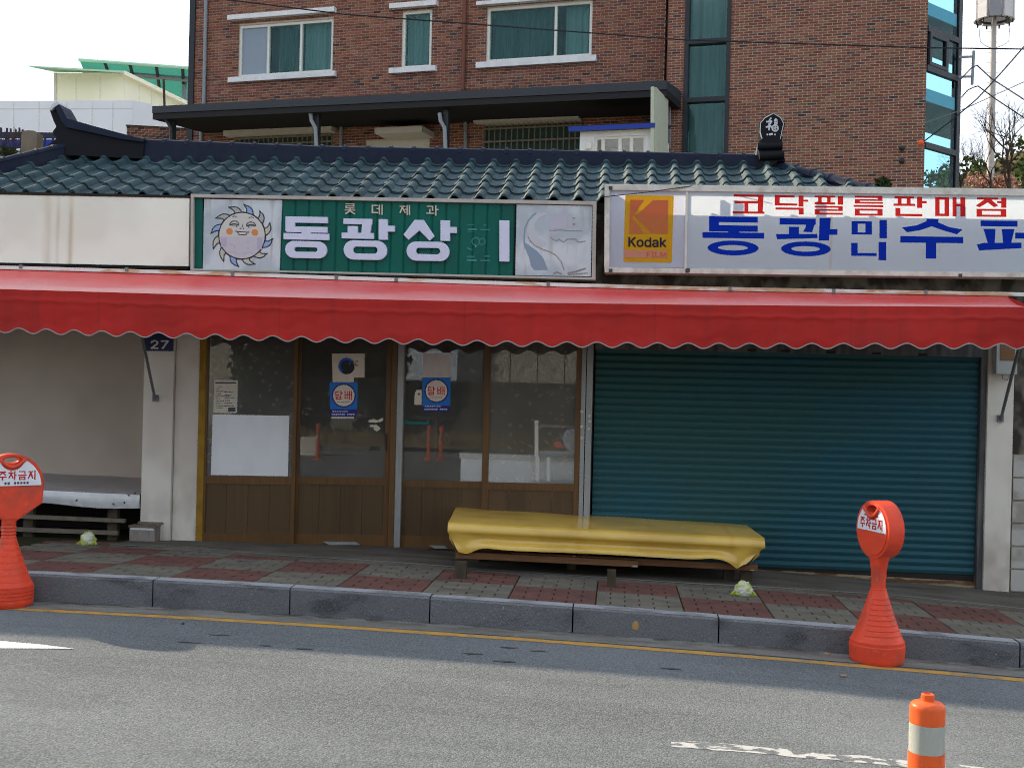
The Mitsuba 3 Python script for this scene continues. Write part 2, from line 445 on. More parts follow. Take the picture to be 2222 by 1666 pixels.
mat('cable', df((0.03, 0.032, 0.038)))
mat('cable_grey', df((0.15, 0.16, 0.18)))
mat('bark', df((0.075, 0.055, 0.045)))
mat('leaf_autumn', df((0.22, 0.09, 0.05)))
mat('leaf_pink', df((0.50, 0.29, 0.23)))
mat('leaf_dark', df((0.035, 0.05, 0.022)))
mat('leaf_green', df((0.06, 0.085, 0.03)))
mat('hill_green', df(worn((0.07, 0.085, 0.05), (0.13, 0.075, 0.05), 0.9, 0.05, 0.1)))
mat('ball_orange', pr((0.75, 0.10, 0.03), 0.4))
mat('dry_grass', df((0.20, 0.16, 0.085)))
mat('far_wall', df((0.10, 0.10, 0.095)))
mat('panel_pale', df(worn((0.48, 0.49, 0.46), (0.40, 0.41, 0.38), 0.4, 0.6, 0.4)))
mat('leaf_dry', df((0.32, 0.20, 0.11)))
mat('moss', df((0.07, 0.10, 0.02)))

# ------------------------------------------------------------------ helpers


def numbered(k, taken):
    if k not in taken:
        return k
    i = 1
    while '%s_%03d' % (k, i) in taken:
        i += 1
    return '%s_%03d' % (k, i)


_counter = {}
THINGS = set()


def newkey(base):
    i = _counter.get(base, -1) + 1
    _counter[base] = i
    return base if i == 0 else '%s_%03d' % (base, i)


def thing(name, label=None, cat=None, group=None, kind=None):
    k = newkey(name)
    d = {}
    if label: d['label'] = label
    if cat: d['category'] = cat
    if group: d['group'] = group
    if kind: d['kind'] = kind
    if d: labels[k] = d
    THINGS.add(k)
    return k


def add(name, mesh, m, parent=None, label=None, cat=None, group=None, kind=None, smooth=False, key=None, color=None):
    """One shape entry. A part's name comes after its holder's key. A list of meshes is joined first."""
    if isinstance(mesh, list):
        mesh = trimesh.util.concatenate(mesh)
    k = key or newkey((parent + '__' if parent else '') + name)
    scene[k] = mikit.ply(mesh, MATS[m], smooth=smooth, color=color) if not isinstance(mesh, dict) else dict(mesh)
    d = {}
    if label: d['label'] = label
    if cat: d['category'] = cat
    if group: d['group'] = group
    if kind: d['kind'] = kind
    if d: labels[k] = {**labels.get(k, {}), **d}
    return k


class Plane:
    """An upright plane: o a point of it, n its normal on the camera's side. P finds where the sight line through a pixel of the photograph meets it."""
    def __init__(self, o, n):
        self.o = np.asarray(o, float)
        self.n = np.asarray(n, float) / np.linalg.norm(n)
        self.u = np.cross(self.n, [0, 0, 1.0]) * -1.0
        self.u /= np.linalg.norm(self.u)

    def P(self, px, py, off=0.0):
        d = FWD + R2 * (px - CX) / F - U2 * (py - CY) / F
        return CAM + d * (((self.o + self.n * off - CAM) @ self.n) / (d @ self.n))

    def uz(self, px, py, off=0.0):
        p = self.P(px, py, off)
        return (p - self.o) @ self.u, p[2]

    def at(self, u, z, off=0.0):
        p = self.o + self.u * u + self.n * off
        return np.array([p[0], p[1], z])


FAC = Plane((0, 0, 0), (0, -1, 0))


def P(px, py, Y):
    return FAC.P(px, py, -Y)


def as_polys(g):
    if isinstance(g, (list, tuple)) and not hasattr(g, 'geom_type'):
        g = unary_union([x if hasattr(x, 'geom_type') else Polygon(x) for x in g])
    return [p for p in getattr(g, 'geoms', [g]) if p.geom_type == 'Polygon' and p.area > 1e-9]


def slab(polys, pl=FAC, off=0.0, th=0.02):
    """A prism whose outline is a polygon of the photograph laid on the plane, off metres in front of it, th thick (th=0: one flat print)."""
    out = []
    for p in as_polys(polys):
        m = trimesh.creation.extrude_polygon(p, 1.0, engine='earcut')
        v = np.array(m.vertices)
        front = np.array([pl.P(x, y, off) for x, y in v[:, :2]])
        w = front - pl.n * (th * (1 - v[:, 2:3]))
        f = np.array(m.faces)
        if th == 0:
            f = f[(v[f][:, :, 2] > 0.5).all(1)]
            nn = np.cross(w[f[0, 1]] - w[f[0, 0]], w[f[0, 2]] - w[f[0, 0]])
            if nn @ pl.n < 0:
                f = f[:, ::-1]
            q = trimesh.Trimesh(w, f, process=False)
            q.remove_unreferenced_vertices()
            out.append(q)
            continue
        q = trimesh.Trimesh(w, f, process=False)
        if q.volume < 0:
            q.invert()
        out.append(q)
    return trimesh.util.concatenate(out)


def rc(x0, y0, x1, y1):
    return sbox(min(x0, x1), min(y0, y1), max(x0, x1), max(y0, y1))


def ell(x0, y0, x1, y1, n=24):
    return affinity.scale(Point(0, 0).buffer(1, n // 4), (x1 - x0) / 2, (y1 - y0) / 2, origin=(0, 0)).__class__(
        [((x0 + x1) / 2 + (x1 - x0) / 2 * math.cos(t), (y0 + y1) / 2 + (y1 - y0) / 2 * math.sin(t)) for t in np.linspace(0, 2 * math.pi, n, endpoint=False)])


def stad(x0, y0, x1, y1):
    r = (y1 - y0) / 2
    return LineString([(x0 + r, y0 + r), (x1 - r, y0 + r)]).buffer(r, 8)


def line(pts, w, cap=2):
    return LineString(pts).buffer(w / 2, 3, cap_style=cap, join_style=2)


def bx(x0, x1, y0, y1, z0, z1):
    m = trimesh.creation.box((x1 - x0, y1 - y0, z1 - z0))
    m.apply_translation(((x0 + x1) / 2, (y0 + y1) / 2, (z0 + z1) / 2))
    return m


def hexa(c):
    """A box from its eight corners: four of the lower face in order, then the four above them."""
    m = trimesh.Trimesh(np.array(c, float), [[0, 2, 1], [0, 3, 2], [4, 5, 6], [4, 6, 7], [0, 1, 5], [0, 5, 4], [1, 2, 6], [1, 6, 5], [2, 3, 7], [2, 7, 6], [3, 0, 4], [3, 4, 7]], process=False)
    if m.volume < 0:
        m.invert()
    return m


def tube(pts, r, sides=8, cap=True):
    p = np.asarray(pts, float)
    r = np.broadcast_to(np.asarray(r, float), (len(p),))
    t = np.gradient(p, axis=0)
    t /= np.linalg.norm(t, axis=1, keepdims=True) + 1e-12
    ref = np.array([0, 0, 1.0]) if abs(t[:, 2]).mean() < 0.8 else np.array([1.0, 0.1, 0])
    a = np.cross(t, ref); a /= np.linalg.norm(a, axis=1, keepdims=True) + 1e-12
    b = np.cross(a, t)
    ang = np.arange(sides) * 2 * math.pi / sides
    v = p[:, None] + r[:, None, None] * (np.cos(ang)[None, :, None] * a[:, None] + np.sin(ang)[None, :, None] * b[:, None])
    v = v.reshape(-1, 3)
    f = []
    for i in range(len(p) - 1):
        for j in range(sides):
            k = (j + 1) % sides
            f += [[i * sides + j, i * sides + k, (i + 1) * sides + k], [i * sides + j, (i + 1) * sides + k, (i + 1) * sides + j]]
    if cap:
        n = len(v)
        v = np.vstack([v, p[:1], p[-1:]])
        e = (len(p) - 1) * sides
        for j in range(sides):
            k = (j + 1) % sides
            f += [[n, k, j], [n + 1, e + j, e + k]]
    m = trimesh.Trimesh(v, f, process=False)
    if m.volume < 0: m.invert()
    return m


def lathe(prof, n=40):
    prof = np.array(prof, float)
    ang = np.linspace(0, 2 * math.pi, n, endpoint=False)
    v = np.concatenate([np.stack([r * np.cos(ang), r * np.sin(ang), np.full(n, z)], 1) for r, z in prof])
    f = []
    for i in range(len(prof) - 1):
        for j in range(n):
            k = (j + 1) % n
            f += [[i * n + j, i * n + k, (i + 1) * n + k], [i * n + j, (i + 1) * n + k, (i + 1) * n + j]]
    return trimesh.Trimesh(v, f, process=False)


def grid(xs, ys, fn):
    """A sheet over xs x ys; fn gives the points."""
    X, Y = np.meshgrid(xs, ys, indexing='ij')
    v = fn(X, Y).reshape(-1, 3)
    ny = len(ys)
    i, j = np.meshgrid(np.arange(len(xs) - 1), np.arange(ny - 1), indexing='ij')
    a = (i * ny + j).ravel()
    f = np.concatenate([np.stack([a, a + ny, a + ny + 1], 1), np.stack([a, a + ny + 1, a + 1], 1)])
    return trimesh.Trimesh(v, f, process=False)


def text_px(text, x0, y0, x1, y1, pl, off, th, slope=0.0, bold=True):
    m = meshkit.text_mesh(text, 1.0, depth=1.0, bold=bold)
    v = np.array(m.vertices)
    lo, hi = v.min(0), v.max(0)
    px = x0 + (v[:, 0] - lo[0]) / (hi[0] - lo[0]) * (x1 - x0)
    py = y1 - (v[:, 1] - lo[1]) / (hi[1] - lo[1]) * (y1 - y0) + slope * (px - (x0 + x1) / 2)
    w = np.array([pl.P(a, b, off) for a, b in zip(px, py)]) - pl.n * (th * (1 - v[:, 2:3]))
    q = trimesh.Trimesh(w, np.array(m.faces), process=False)
    if th == 0:
        f = np.array(m.faces); f = f[(v[f][:, :, 2] > 0.5).all(1)]
        nn = np.cross(w[f[0, 1]] - w[f[0, 0]], w[f[0, 2]] - w[f[0, 0]])
        q = trimesh.Trimesh(w, f if nn @ pl.n > 0 else f[:, ::-1], process=False)
        q.remove_unreferenced_vertices()
        return q
    if q.volume < 0: q.invert()
    return q


def zoomed(ox, oy, sc, slope=0.0):
    """A reader of enlarged photograph coordinates; each glyph is tilted by slope about its own middle."""
    def conv(parts):
        g = unary_union([p if hasattr(p, 'geom_type') else Polygon(p) for p in parts])
        cx = (g.bounds[0] + g.bounds[2]) / 2
        return affinity.affine_transform(g, [1 / sc, 0, slope / sc, 1 / sc, ox, oy - slope * cx / sc])
    return conv


def frame(x0, y0, x1, y1, a, b, c, d):
    return rc(x0, y0, x1, y1).difference(rc(a, b, c, d))


# ------------------------------------------------------------------ ground: road, gutter, kerb, pavement
def poly_ext(c, X, lo, hi):
    X = np.asarray(X, float)
    d = np.polyder(c)
    Xc = np.clip(X, lo, hi)
    return np.polyval(c, Xc) + np.polyval(d, Xc) * (X - Xc)


QB, QT = np.array([-0.003, -0.029, -0.118]), np.array([-0.003, -0.033, 0.059])
YK = -2.4


def z_road(X, Y):
    X, Y = np.asarray(X, float), np.asarray(Y, float)
    s = YK - Y
    return poly_ext(QB, X, -5, 4) + 0.012 * np.minimum(s, 4.0) - 0.012 * np.maximum(s - 4.0, 0)


def z_kerb(X):
    return poly_ext(QT, X, -5, 4)


def z_base(X):
    return np.interp(X, [-12, -4.2, -1.9, 1.27, 3.2, 5, 12], [0.09, 0.072, 0.085, 0.0, -0.092, -0.17, -0.45])


def z_pave(X, Y):
    t = np.clip((np.asarray(Y, float) - YK) / -YK, -0.1, 1.6)
    return z_kerb(X) * (1 - t) + z_base(X) * t


def on_surface(px, py, zf):
    d = FWD + R2 * (px - CX) / F - U2 * (py - CY) / F
    lo, hi = 1.0, 40.0
    for _ in range(60):
        mid = (lo + hi) / 2
        p = CAM + d * mid
        if p[2] > zf(p[0], p[1]): lo = mid
        else: hi = mid
    return CAM + d * (lo + hi) / 2


def G(px, py):
    return on_surface(px, py, z_pave)


def R(px, py):
    return on_surface(px, py, z_road)


xs = np.unique(np.concatenate([np.linspace(-60, -9, 18), np.linspace(-9, 8, 69), np.linspace(8, 60, 18)]))
road = thing('road', 'grey asphalt road with a yellow edge line running past the shop', kind='structure')
add('surface', grid(xs, np.linspace(-19.0, -2.4, 56), lambda X, Y: np.stack([X, Y, z_road(X, Y)], -1)), 'asphalt', road)
gl = np.linspace(-9, 8, 69)


def strip(x0, x1, ya, yb, dz, n=60, wob=0.0, seed=0):
    """A thin sheet on the road between two edge lines ya(x) and yb(x)."""
    X = np.linspace(x0, x1, n)
    A, B = ya(X), yb(X)
    if wob:
        A = A + wob * (meshkit.fbm(np.stack([X * 9, X * 0, X * 0], -1), 3, seed) - 0.5)
        B = B + wob * (meshkit.fbm(np.stack([X * 9, X * 0 + 3, X * 0], -1), 3, seed + 1) - 0.5)
    v = []
    for y in (A, B):
        v.append(np.stack([X, y, z_road(X, y) + dz], 1))
    v = np.concatenate(v)
    i = np.arange(n - 1)
    f = np.concatenate([np.stack([i, i + n, i + n + 1], 1), np.stack([i, i + n + 1, i + 1], 1)])
    m = trimesh.Trimesh(v, f, process=False)
    if m.face_normals[:, 2].mean() < 0: m.invert()
    return m


add('gutter_strip', strip(-30, 30, lambda x: 0 * x - 2.4, lambda x: 0 * x - 2.69 - 0.006 * x, 0.004, 200, 0.03, 3), 'gutter', road, label='pale concrete gutter strip along the kerb')
add('edge_line', strip(-30, 30, lambda x: -2.700 - 0.015 * x - 0.004, lambda x: -2.800 - 0.013 * x, 0.002, 240, 0.02, 5), 'yellow_paint', road, label='yellow painted edge line')
add('lane_dash', strip(0.30, 3.2, lambda x: -4.86 - 0.012 * x, lambda x: -4.975 - 0.012 * x, 0.002, 120, 0.03, 8), 'white_road_paint', road, label='worn white lane dash at the lower right')
arrow = [R(0, 1391), R(90, 1399), R(162, 1408), R(0, 1407), R(-200, 1404), R(-200, 1382)]
am = trimesh.Trimesh(np.array(arrow) + [0, 0, 0.004], [[0, 1, 3], [1, 2, 3], [0, 3, 4], [0, 4, 5]], process=False)
if am.face_normals[:, 2].mean() < 0: am.invert()
add('arrow_tip', am, 'white_board', road, label='white painted arrow tip at the left edge')
for (a, b, c, d) in [(383, 1392, 440, 1395), (448, 1376, 500, 1379), (1003, 1417, 1050, 1420), (1066, 1433, 1120, 1437), (640, 1407, 680, 1409), (1150, 1412, 1185, 1413), (1085, 1404, 1125, 1406), (1430, 1449, 1480, 1453), (560, 1400, 590, 1401)]:
    p, q = R(a, b), R(c, d)
    L = np.linalg.norm(q - p)
    t = (q - p) / L
    s = np.array([-t[1], t[0], 0]) * 0.022
    pts = []
    for k in range(9):
        w = math.sin(math.pi * (k + 0.3) / 8.8)
        c0 = p + t * L * k / 8
        pts.append((c0 + s * w * rng.uniform(0.6, 1.2), c0 - s * w * rng.uniform(0.6, 1.2)))
    v = np.array([x for pr_ in pts for x in pr_]); v[:, 2] = z_road(v[:, 0], v[:, 1]) + 0.004
    f = []
    for k in range(8):
        f += [[2 * k, 2 * k + 1, 2 * k + 2], [2 * k + 1, 2 * k + 3, 2 * k + 2]]
    m = trimesh.Trimesh(v, f, process=False)
    if m.face_normals[:, 2].mean() < 0: m.invert()
    add('tar_mark', m, 'guide_rail', road)

ground = add('ground', grid(np.linspace(-1500, 1500, 13), np.linspace(-1500, 1500, 13), lambda X, Y: np.stack([X, Y, 0 * X - 1.35], -1)), 'ground', label='bare ground around the shops', kind='structure')
yard = add('yard', grid(np.linspace(-60, 60, 31), np.linspace(2.9, 70, 21), lambda X, Y: np.stack([X, Y, 0.1 + 0.03 * Y - 0.025 * X], -1)), 'ground', label='yard rising behind the shop roof', kind='structure')

kerb = thing('kerb', 'grey granite kerb of one metre stones with yellow daub and dark joints', kind='structure')
for i in range(-9, 8):
    x0, x1 = i + 0.742 - 0.002, i + 1.742 - 0.012
    X = np.linspace(x0, x1, 5)
    zt = z_kerb(X) + rng.uniform(-0.003, 0.003)
    zb = z_road(X, YK) - 0.08
    yo = rng.uniform(-0.004, 0.004)
    y0, y1, b = YK + yo, YK + 0.15, 0.012
    rows = [np.stack([X, 0 * X + y0, zb], 1), np.stack([X, 0 * X + y0, zt - b], 1), np.stack([X, 0 * X + y0 + b, zt], 1), np.stack([X, 0 * X + y1, zt], 1), np.stack([X, 0 * X + y1, zb], 1)]
    v = np.concatenate(rows)
    f = []
    for r in range(4):
        for k in range(4):
            a = r * 5 + k
            f += [[a, a + 1, a + 6], [a, a + 6, a + 5]]
    for k in (0, 4):
        e = [r * 5 + k for r in range(5)]
        f += [[e[0], e[1], e[2]], [e[0], e[2], e[3]], [e[0], e[3], e[4]]]
    m = trimesh.Trimesh(v, f, process=False)
    sk = add('stone', m, 'granite', kerb)
    if i == 0:
        pass
    top = trimesh.Trimesh(np.concatenate([np.stack([X, 0 * X + y0 + b + .004, zt + 0.002], 1), np.stack([X, 0 * X + y1 - .004, zt + 0.002], 1)]), [q for k in range(4) for q in ([k, k + 1, k + 6], [k, k + 6, k + 5])], process=False)
    add('worn_top', top, 'kerb_top', sk)
pd = P(1379, 1358, YK)
daub = trimesh.creation.icosphere(2, 1.0)
daub.apply_scale((0.026, 0.004, 0.034)); daub.vertices += 0.004 * (meshkit.noise(daub.vertices * 60)[:, None] - 0.5) * [3, 0, 3]
daub.apply_translation((pd[0], YK - 0.003, pd[2]))
add('paint_daub', daub, 'yellow_paint', kerb, label='ochre paint daub on the kerb face', smooth=True)

pav = thing('pavement', 'pavement of red and grey concrete pavers in a chequer', kind='structure')
add('bed', grid(gl, np.linspace(YK + 0.15, 1.9, 20), lambda X, Y: np.stack([X, Y, z_pave(X, Y) - 0.012], -1)), 'soil', pav)
pw, pd_, PX0 = 0.2075, 0.1035, 0.51
rest_red, rest_grey, npv = [], [], 0


def paver_mesh(x0, x1, y0, y1):
    g = 0.0048
    x0, x1, y0, y1 = x0 + g, x1 - g, y0 + g, y1 - g
    dz = rng.uniform(-0.002, 0.002)
    c = []
    for z in (-0.05, -0.003, 0.0):
        k = 0.004 if z == 0 else 0
        for (x, y) in ((x0 + k, y0 + k), (x1 - k, y0 + k), (x1 - k, y1 - k), (x0 + k, y1 - k)):
            c.append((x, y, float(z_pave(x, y)) + z + dz))
    f = []
    for a in (0, 4):
        for k in range(4):
            l = (k + 1) % 4
            f += [[a + k, a + l, a + 4 + l], [a + k, a + 4 + l, a + 4 + k]]
    f += [[8, 9, 10], [8, 10, 11]]
    return trimesh.Trimesh(np.array(c), f, process=False)


for r in range(0, 20):
    y0 = YK + 0.155 + r * pd_
    for c in range(-27, 18):
        x0 = c * pw + PX0 + (pw / 2 if r % 2 else 0)
        x1 = x0 + pw
        # the chequer: squares of three by six pavers; a paver that straddles two squares is split
        cuts = [x0]
        for e in np.arange(-10, 10) * 3 * pw + PX0:
            if x0 + 0.02 < e < x1 - 0.02: cuts.append(e)
        cuts.append(x1)
        for a, b in zip(cuts[:-1], cuts[1:]):
            sq = math.floor(((a + b) / 2 - PX0) / (3 * pw)) + r // 6
            red = sq % 2 == 0
            if y0 > 0.4 and a > -4.3: continue
            m = paver_mesh(a, b, y0, y0 + pd_)
            if r < 8 and -4.6 < a < 3.1 and npv < 300:
                add('paver', m, 'paver_red' if red else 'paver_grey', pav); npv += 1
            else:
                (rest_red if red else rest_grey).append(m)
add('red_pavers', rest_red, 'paver_red', pav, kind='stuff', label='red concrete pavers of the pavement')
add('grey_pavers', rest_grey, 'paver_grey', pav, kind='stuff', label='grey concrete pavers of the pavement')
# concrete threshold strip before the shop, wider to the right
edge_px = [(236, 1187), (420, 1194), (600, 1210), (800, 1222), (1111, 1246), (1500, 1272), (1935, 1297), (2222, 1327), (2330, 1338)]
ed = np.array([G(*q) for q in edge_px])
Xe = np.linspace(ed[0, 0], ed[-1, 0], 60); Ye = np.interp(Xe, ed[:, 0], ed[:, 1])
v = []
for k, (yy, dz) in enumerate(((Ye, -0.03), (Ye, 0.014), (Ye + 0.01, 0.018), (Ye + 0.055, 0.018), (Ye * 0 + 0.6, 0.014))):
    yv = np.maximum(yy, Ye)
    v.append(np.stack([Xe, yv, z_pave(Xe, yv) + dz + (0.004 * (meshkit.noise(np.stack([Xe * 3, yv * 3, Xe * 0], -1)) - .5))], 1))
v = np.concatenate(v); f = []
for r in range(4):
    for k in range(59):
        a = r * 60 + k
        f += [[a, a + 1, a + 61], [a, a + 61, a + 60]]
th_m = trimesh.Trimesh(v, f, process=False)
if th_m.face_normals[:, 2].mean() < 0: th_m.invert()
add('threshold', th_m, 'threshold', pav, label='bare concrete threshold strip before the shop front')
v2 = np.concatenate([np.stack([Xe, Ye + 0.006, z_pave(Xe, Ye) + 0.0215], 1), np.stack([Xe, Ye + 0.052, z_pave(Xe, Ye + .05) + 0.0215], 1)])
e_m = trimesh.Trimesh(v2, [q for k in range(59) for q in ([k, k + 1, k + 61], [k, k + 61, k + 60])], process=False)
add('edging', e_m, 'concrete', pav, label='narrow pale edging line of the threshold')
# moss tufts in the threshold edge, right
tf = []
for k in range(240):
    s = rng.choice([1950, 2010, 2055, 2100, 2150, 2200]) + rng.gauss(0, 16)
    q = G(s, np.interp(s, [e[0] for e in edge_px], [e[1] for e in edge_px]) - rng.uniform(0, 5))
    h = rng.uniform(0.008, 0.03); a = rng.uniform(0, 6.28); l = 0.012
    d = np.array([math.cos(a), math.sin(a), 0]) * l
    tf.append(trimesh.Trimesh([q - d * .3, q + d * .3 + [0, 0.003, 0], q + d + [0, 0, h]], [[0, 1, 2]], process=False))
add('moss', tf, 'moss', label='green moss and weeds in the joint before the shutter', kind='stuff', cat='weeds')

# ------------------------------------------------------------------ the shop building
shop = thing('shop_building', 'low shop building with tiled hip roof, brown sliding doors and teal roller shutter', 'building')


def XP(px, py, Y=0.0):
    return P(px, py, Y)[0]


def lean(x745, y):
    """The column that stands at x745 in row 745, in row y: uprights of the shop front lean a little in the photograph."""
    return x745 - 10.2 * (y - 745) / 435.0


ZH = 2.06                                     # underside of the beam over the openings
xr0, xp1, xs1 = XP(313, 900), XP(377, 900), XP(431, 900)
xd1, xsh0, xsh1, xp2, xp3 = XP(1262, 900), XP(1288, 900), XP(2125, 1000), XP(2137, 1000), XP(2193, 1000)
XL, XR = -16.0, 5.2
add('beam', [bx(XL, XR, 0.0, 0.14, ZH, 3.17)], 'stained_wall', shop, label='stained wall band behind the shop signs')
add('pillar', [hexa([(xr0, -0.03, -.1), (xp1, -0.03, -.1), (xp1, .35, -.1), (xr0, .35, -.1), (xr0, -0.03, 2.6), (xp1, -0.03, 2.6), (xp1, -0.001, 2.6), (xr0, -0.001, 2.6)])], 'plaster', shop, label='pale plastered pillar right of the recess')
add('pillar', bx(xp2, xp3, -0.04, -0.002, -.6, 2.3), 'plaster', shop, label='pale plastered pillar right of the shutter')
add('pillar', bx(xp2 + .002, xp3 - .002, 0.0, 0.4, -.6, ZH), 'plaster', shop, label='return of the right pillar')
add('wall_strip', bx(xp1 + 0.006, xs1, 0.012, 0.3, -.1, ZH), 'plaster', shop)
add('recess_back_wall', bx(XL, xr0 + .2, 1.70, 1.82, -.2, 2.6), 'recess_plaster', shop)
add('recess_side_wall', bx(xr0 + 0.01, xr0 + 0.12, 0.351, 1.70, -.2, 2.6), 'recess_plaster', shop)
add('recess_ceiling', bx(XL, xr0 + .1, 0.14, 1.70, 2.35, 2.42), 'plaster', shop)
add('side_wall', bx(XL - .15, XL, 0.0, 3.0, -.2, 3.1), 'plaster', shop)
add('side_wall', bx(XR, XR + .15, 0.0, 3.0, -.6, 3.1), 'plaster', shop)
add('back_wall', bx(XL, XR, 2.75, 2.9, -.6, 3.2), 'plaster', shop)
# painted block wall at the right, courses of separate blocks
xb0 = xp3 + 0.012
add('block_backing', bx(xb0, XR, 0.005, 0.15, -.6, 1.10), 'mortar', shop)
zc = -0.28
for r in range(7):
    off = 0.0 if r % 2 else -0.2
    x = xb0 + (off if off else 0)
    while x < 4.6:
        a, b = max(x, xb0) + .006, x + 0.39
        if b - a > 0.05:
            m = bx(a, b, -0.022 - rng.uniform(0, .006), 0.02, zc + .006, zc + .188)
            add('block', m, 'painted_block', shop)
        x += 0.4
    zc += 0.197
add('upper_panel', bx(xb0, XR, -0.005, 0.14, 1.10, ZH), 'stained_wall', shop)
# room behind the glass
xm0, xm1 = XP(440, 900) - .05, xd1 + 0.02
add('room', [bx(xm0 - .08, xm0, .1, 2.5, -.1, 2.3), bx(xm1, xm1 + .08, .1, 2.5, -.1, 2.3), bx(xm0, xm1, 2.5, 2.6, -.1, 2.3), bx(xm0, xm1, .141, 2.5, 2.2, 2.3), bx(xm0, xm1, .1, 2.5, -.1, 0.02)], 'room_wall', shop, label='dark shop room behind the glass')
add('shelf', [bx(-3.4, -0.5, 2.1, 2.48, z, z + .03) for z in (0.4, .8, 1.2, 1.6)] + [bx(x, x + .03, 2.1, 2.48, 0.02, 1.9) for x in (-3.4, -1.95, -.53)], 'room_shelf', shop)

fr = thing('white_counter', 'white counter low behind the rightmost door glass', 'counter')
cx0, cx1, cyy = P(1000, 1000, .30)[0], xm1 - .01, .30
ct_ = P(1100, 985, .30)[2]
add('body', bx(cx0, cx1, cyy, .85, .021, ct_ - .05), 'shed_white', fr)
add('top', bx(cx0 - .012, cx1, cyy - .015, .87, ct_ - .049, ct_), 'lintel_grey', fr)
ds = thing('display_stand', 'small white framed stand with brown top bar behind the dusty right pane', 'stand')
YS = .16
for (x, y0, y1) in ((1164, 912, 990), (1166, 990, 1044), (1190, 992, 1044)):
    add('post', slab([rc(x - 4, y0, x + 4, y1)], FAC, -YS, .03), 'pvc_white', ds)
add('bar', slab([[(1168, 921), (1247, 923), (1247, 928), (1168, 927)]], FAC, -YS, .03), 'grey_wood', ds)
add('panel', slab([[(1160, 978), (1247, 979), (1247, 990), (1160, 989)]], FAC, -YS - .02, .03), 'drain_grey', ds)
add('base', slab([[(1160, 1040), (1240, 1041), (1240, 1046), (1160, 1045)]], FAC, -YS - .035, .03), 'drain_grey', ds)
add('bundle', slab([Polygon([(1222, 950), (1230, 934), (1250, 930), (1250, 978), (1236, 976), (1228, 968)]).buffer(2)], FAC, -YS - .03, .08), 'frosted', ds)
add('packet', slab([[(1199, 960), (1212, 958), (1226, 968), (1222, 972), (1206, 970)]], FAC, -YS - .025, .03), 'label_red', ds)

# sliding doors: outlines in photograph pixels (row 745 columns)
GT = 720


def door(xa, xb, ga, gb, gbot_l, gbot_r, mid, brt, bot_l, bot_r, off, glass, npl, label):
    d = add('sliding_door', slab([Polygon([(lean(xa, 700), 700), (lean(xb, 700), 700), (lean(xb, bot_r), bot_r), (lean(xa, bot_l), bot_l)]).difference(
        Polygon([(lean(ga, GT), GT), (lean(gb, GT), GT), (lean(gb, gbot_r), gbot_r), (lean(ga, gbot_l), gbot_l)])).difference(
        Polygon([(lean(ga, gbot_l), gbot_l + mid), (lean(gb, gbot_r), gbot_r + mid), (lean(gb, 1180), gbot_r + brt), (lean(ga, 1180), gbot_l + brt)]))], FAC, off, 0.035), 'door_frame', shop, label=label)
    q = [P(lean(ga, GT) - 2, GT, .02 - off), P(lean(gb, GT) + 2, GT, .02 - off), P(lean(gb, gbot_r) + 2, gbot_r + 2, .02 - off), P(lean(ga, gbot_l) - 2, gbot_l + 2, .02 - off)]
    add('pane', trimesh.Trimesh(np.array(q), [[0, 2, 1], [0, 3, 2]], process=False), glass, d)
    for k in range(npl):
        a, b = ga + (gb - ga) * k / npl, ga + (gb - ga) * (k + 1) / npl
        yl = gbot_l + (gbot_r - gbot_l) * k / npl
        add('plank', slab([[(lean(a, yl) + .25, yl + mid - 1), (lean(b, yl) - .25, yl + mid - 1), (lean(b, 1180) - .25, yl + brt + 1), (lean(a, 1180) + .25, yl + brt + 1)]], FAC, off - 0.014, 0.012), 'door_plank', d)
    return d


d1 = door(449, 647, 453, 638.5, 1032, 1035, 17, 124, 1181, 1184, 0.0, 'dusty_glass', 4, 'leftmost sliding door with white board and notice on its dusty glass')
d2 = door(640, 851, 654, 840, 1034, 1037, 16, 123, 1183, 1188, -0.038, 'hazy_glass', 4, 'second sliding door with tree reflections and tobacco poster')
d3 = door(878, 1066, 880, 1052, 1041, 1045, 15, 120, 1193, 1198, -0.038, 'hazy_glass', 4, 'third sliding door with a pink paper over a tobacco poster')
d4 = door(1052.5, 1264, 1066, 1252, 1046, 1050, 16, 120, 1197, 1203, 0.0, 'dusty_glass', 4, 'rightmost sliding door behind the yellow bench, dust spots on its glass')
for (x, y0, y1, off) in [(857, 930, 966, -.034), (842, 940, 978, -.034)]:
    add('pull', slab([rc(lean(x, 950) - 2.5, y0, lean(x, 950) + 2.5, y1)], FAC, off + .006, .004), 'door_dark', d2)
for (dk, x0, x1, y) in ((d2, 700, 780, 1179), (d3, 930, 972, 1187)):
    add('kick_rail', slab([[(x0, y - 4), (x1 - 8, y - 3), (x1, y + 3), (x0 + 14, y + 3)]], FAC, 0.004, .03), 'aluminium', dk)


def upright(xa, xb, y0, y1, off, th, m, name, label=None):
    return add(name, slab([[(lean(xa, y0), y0), (lean(xb, y0), y0), (lean(xb, y1), y1), (lean(xa, y1), y1)]], FAC, off, th), m, shop, label=label)


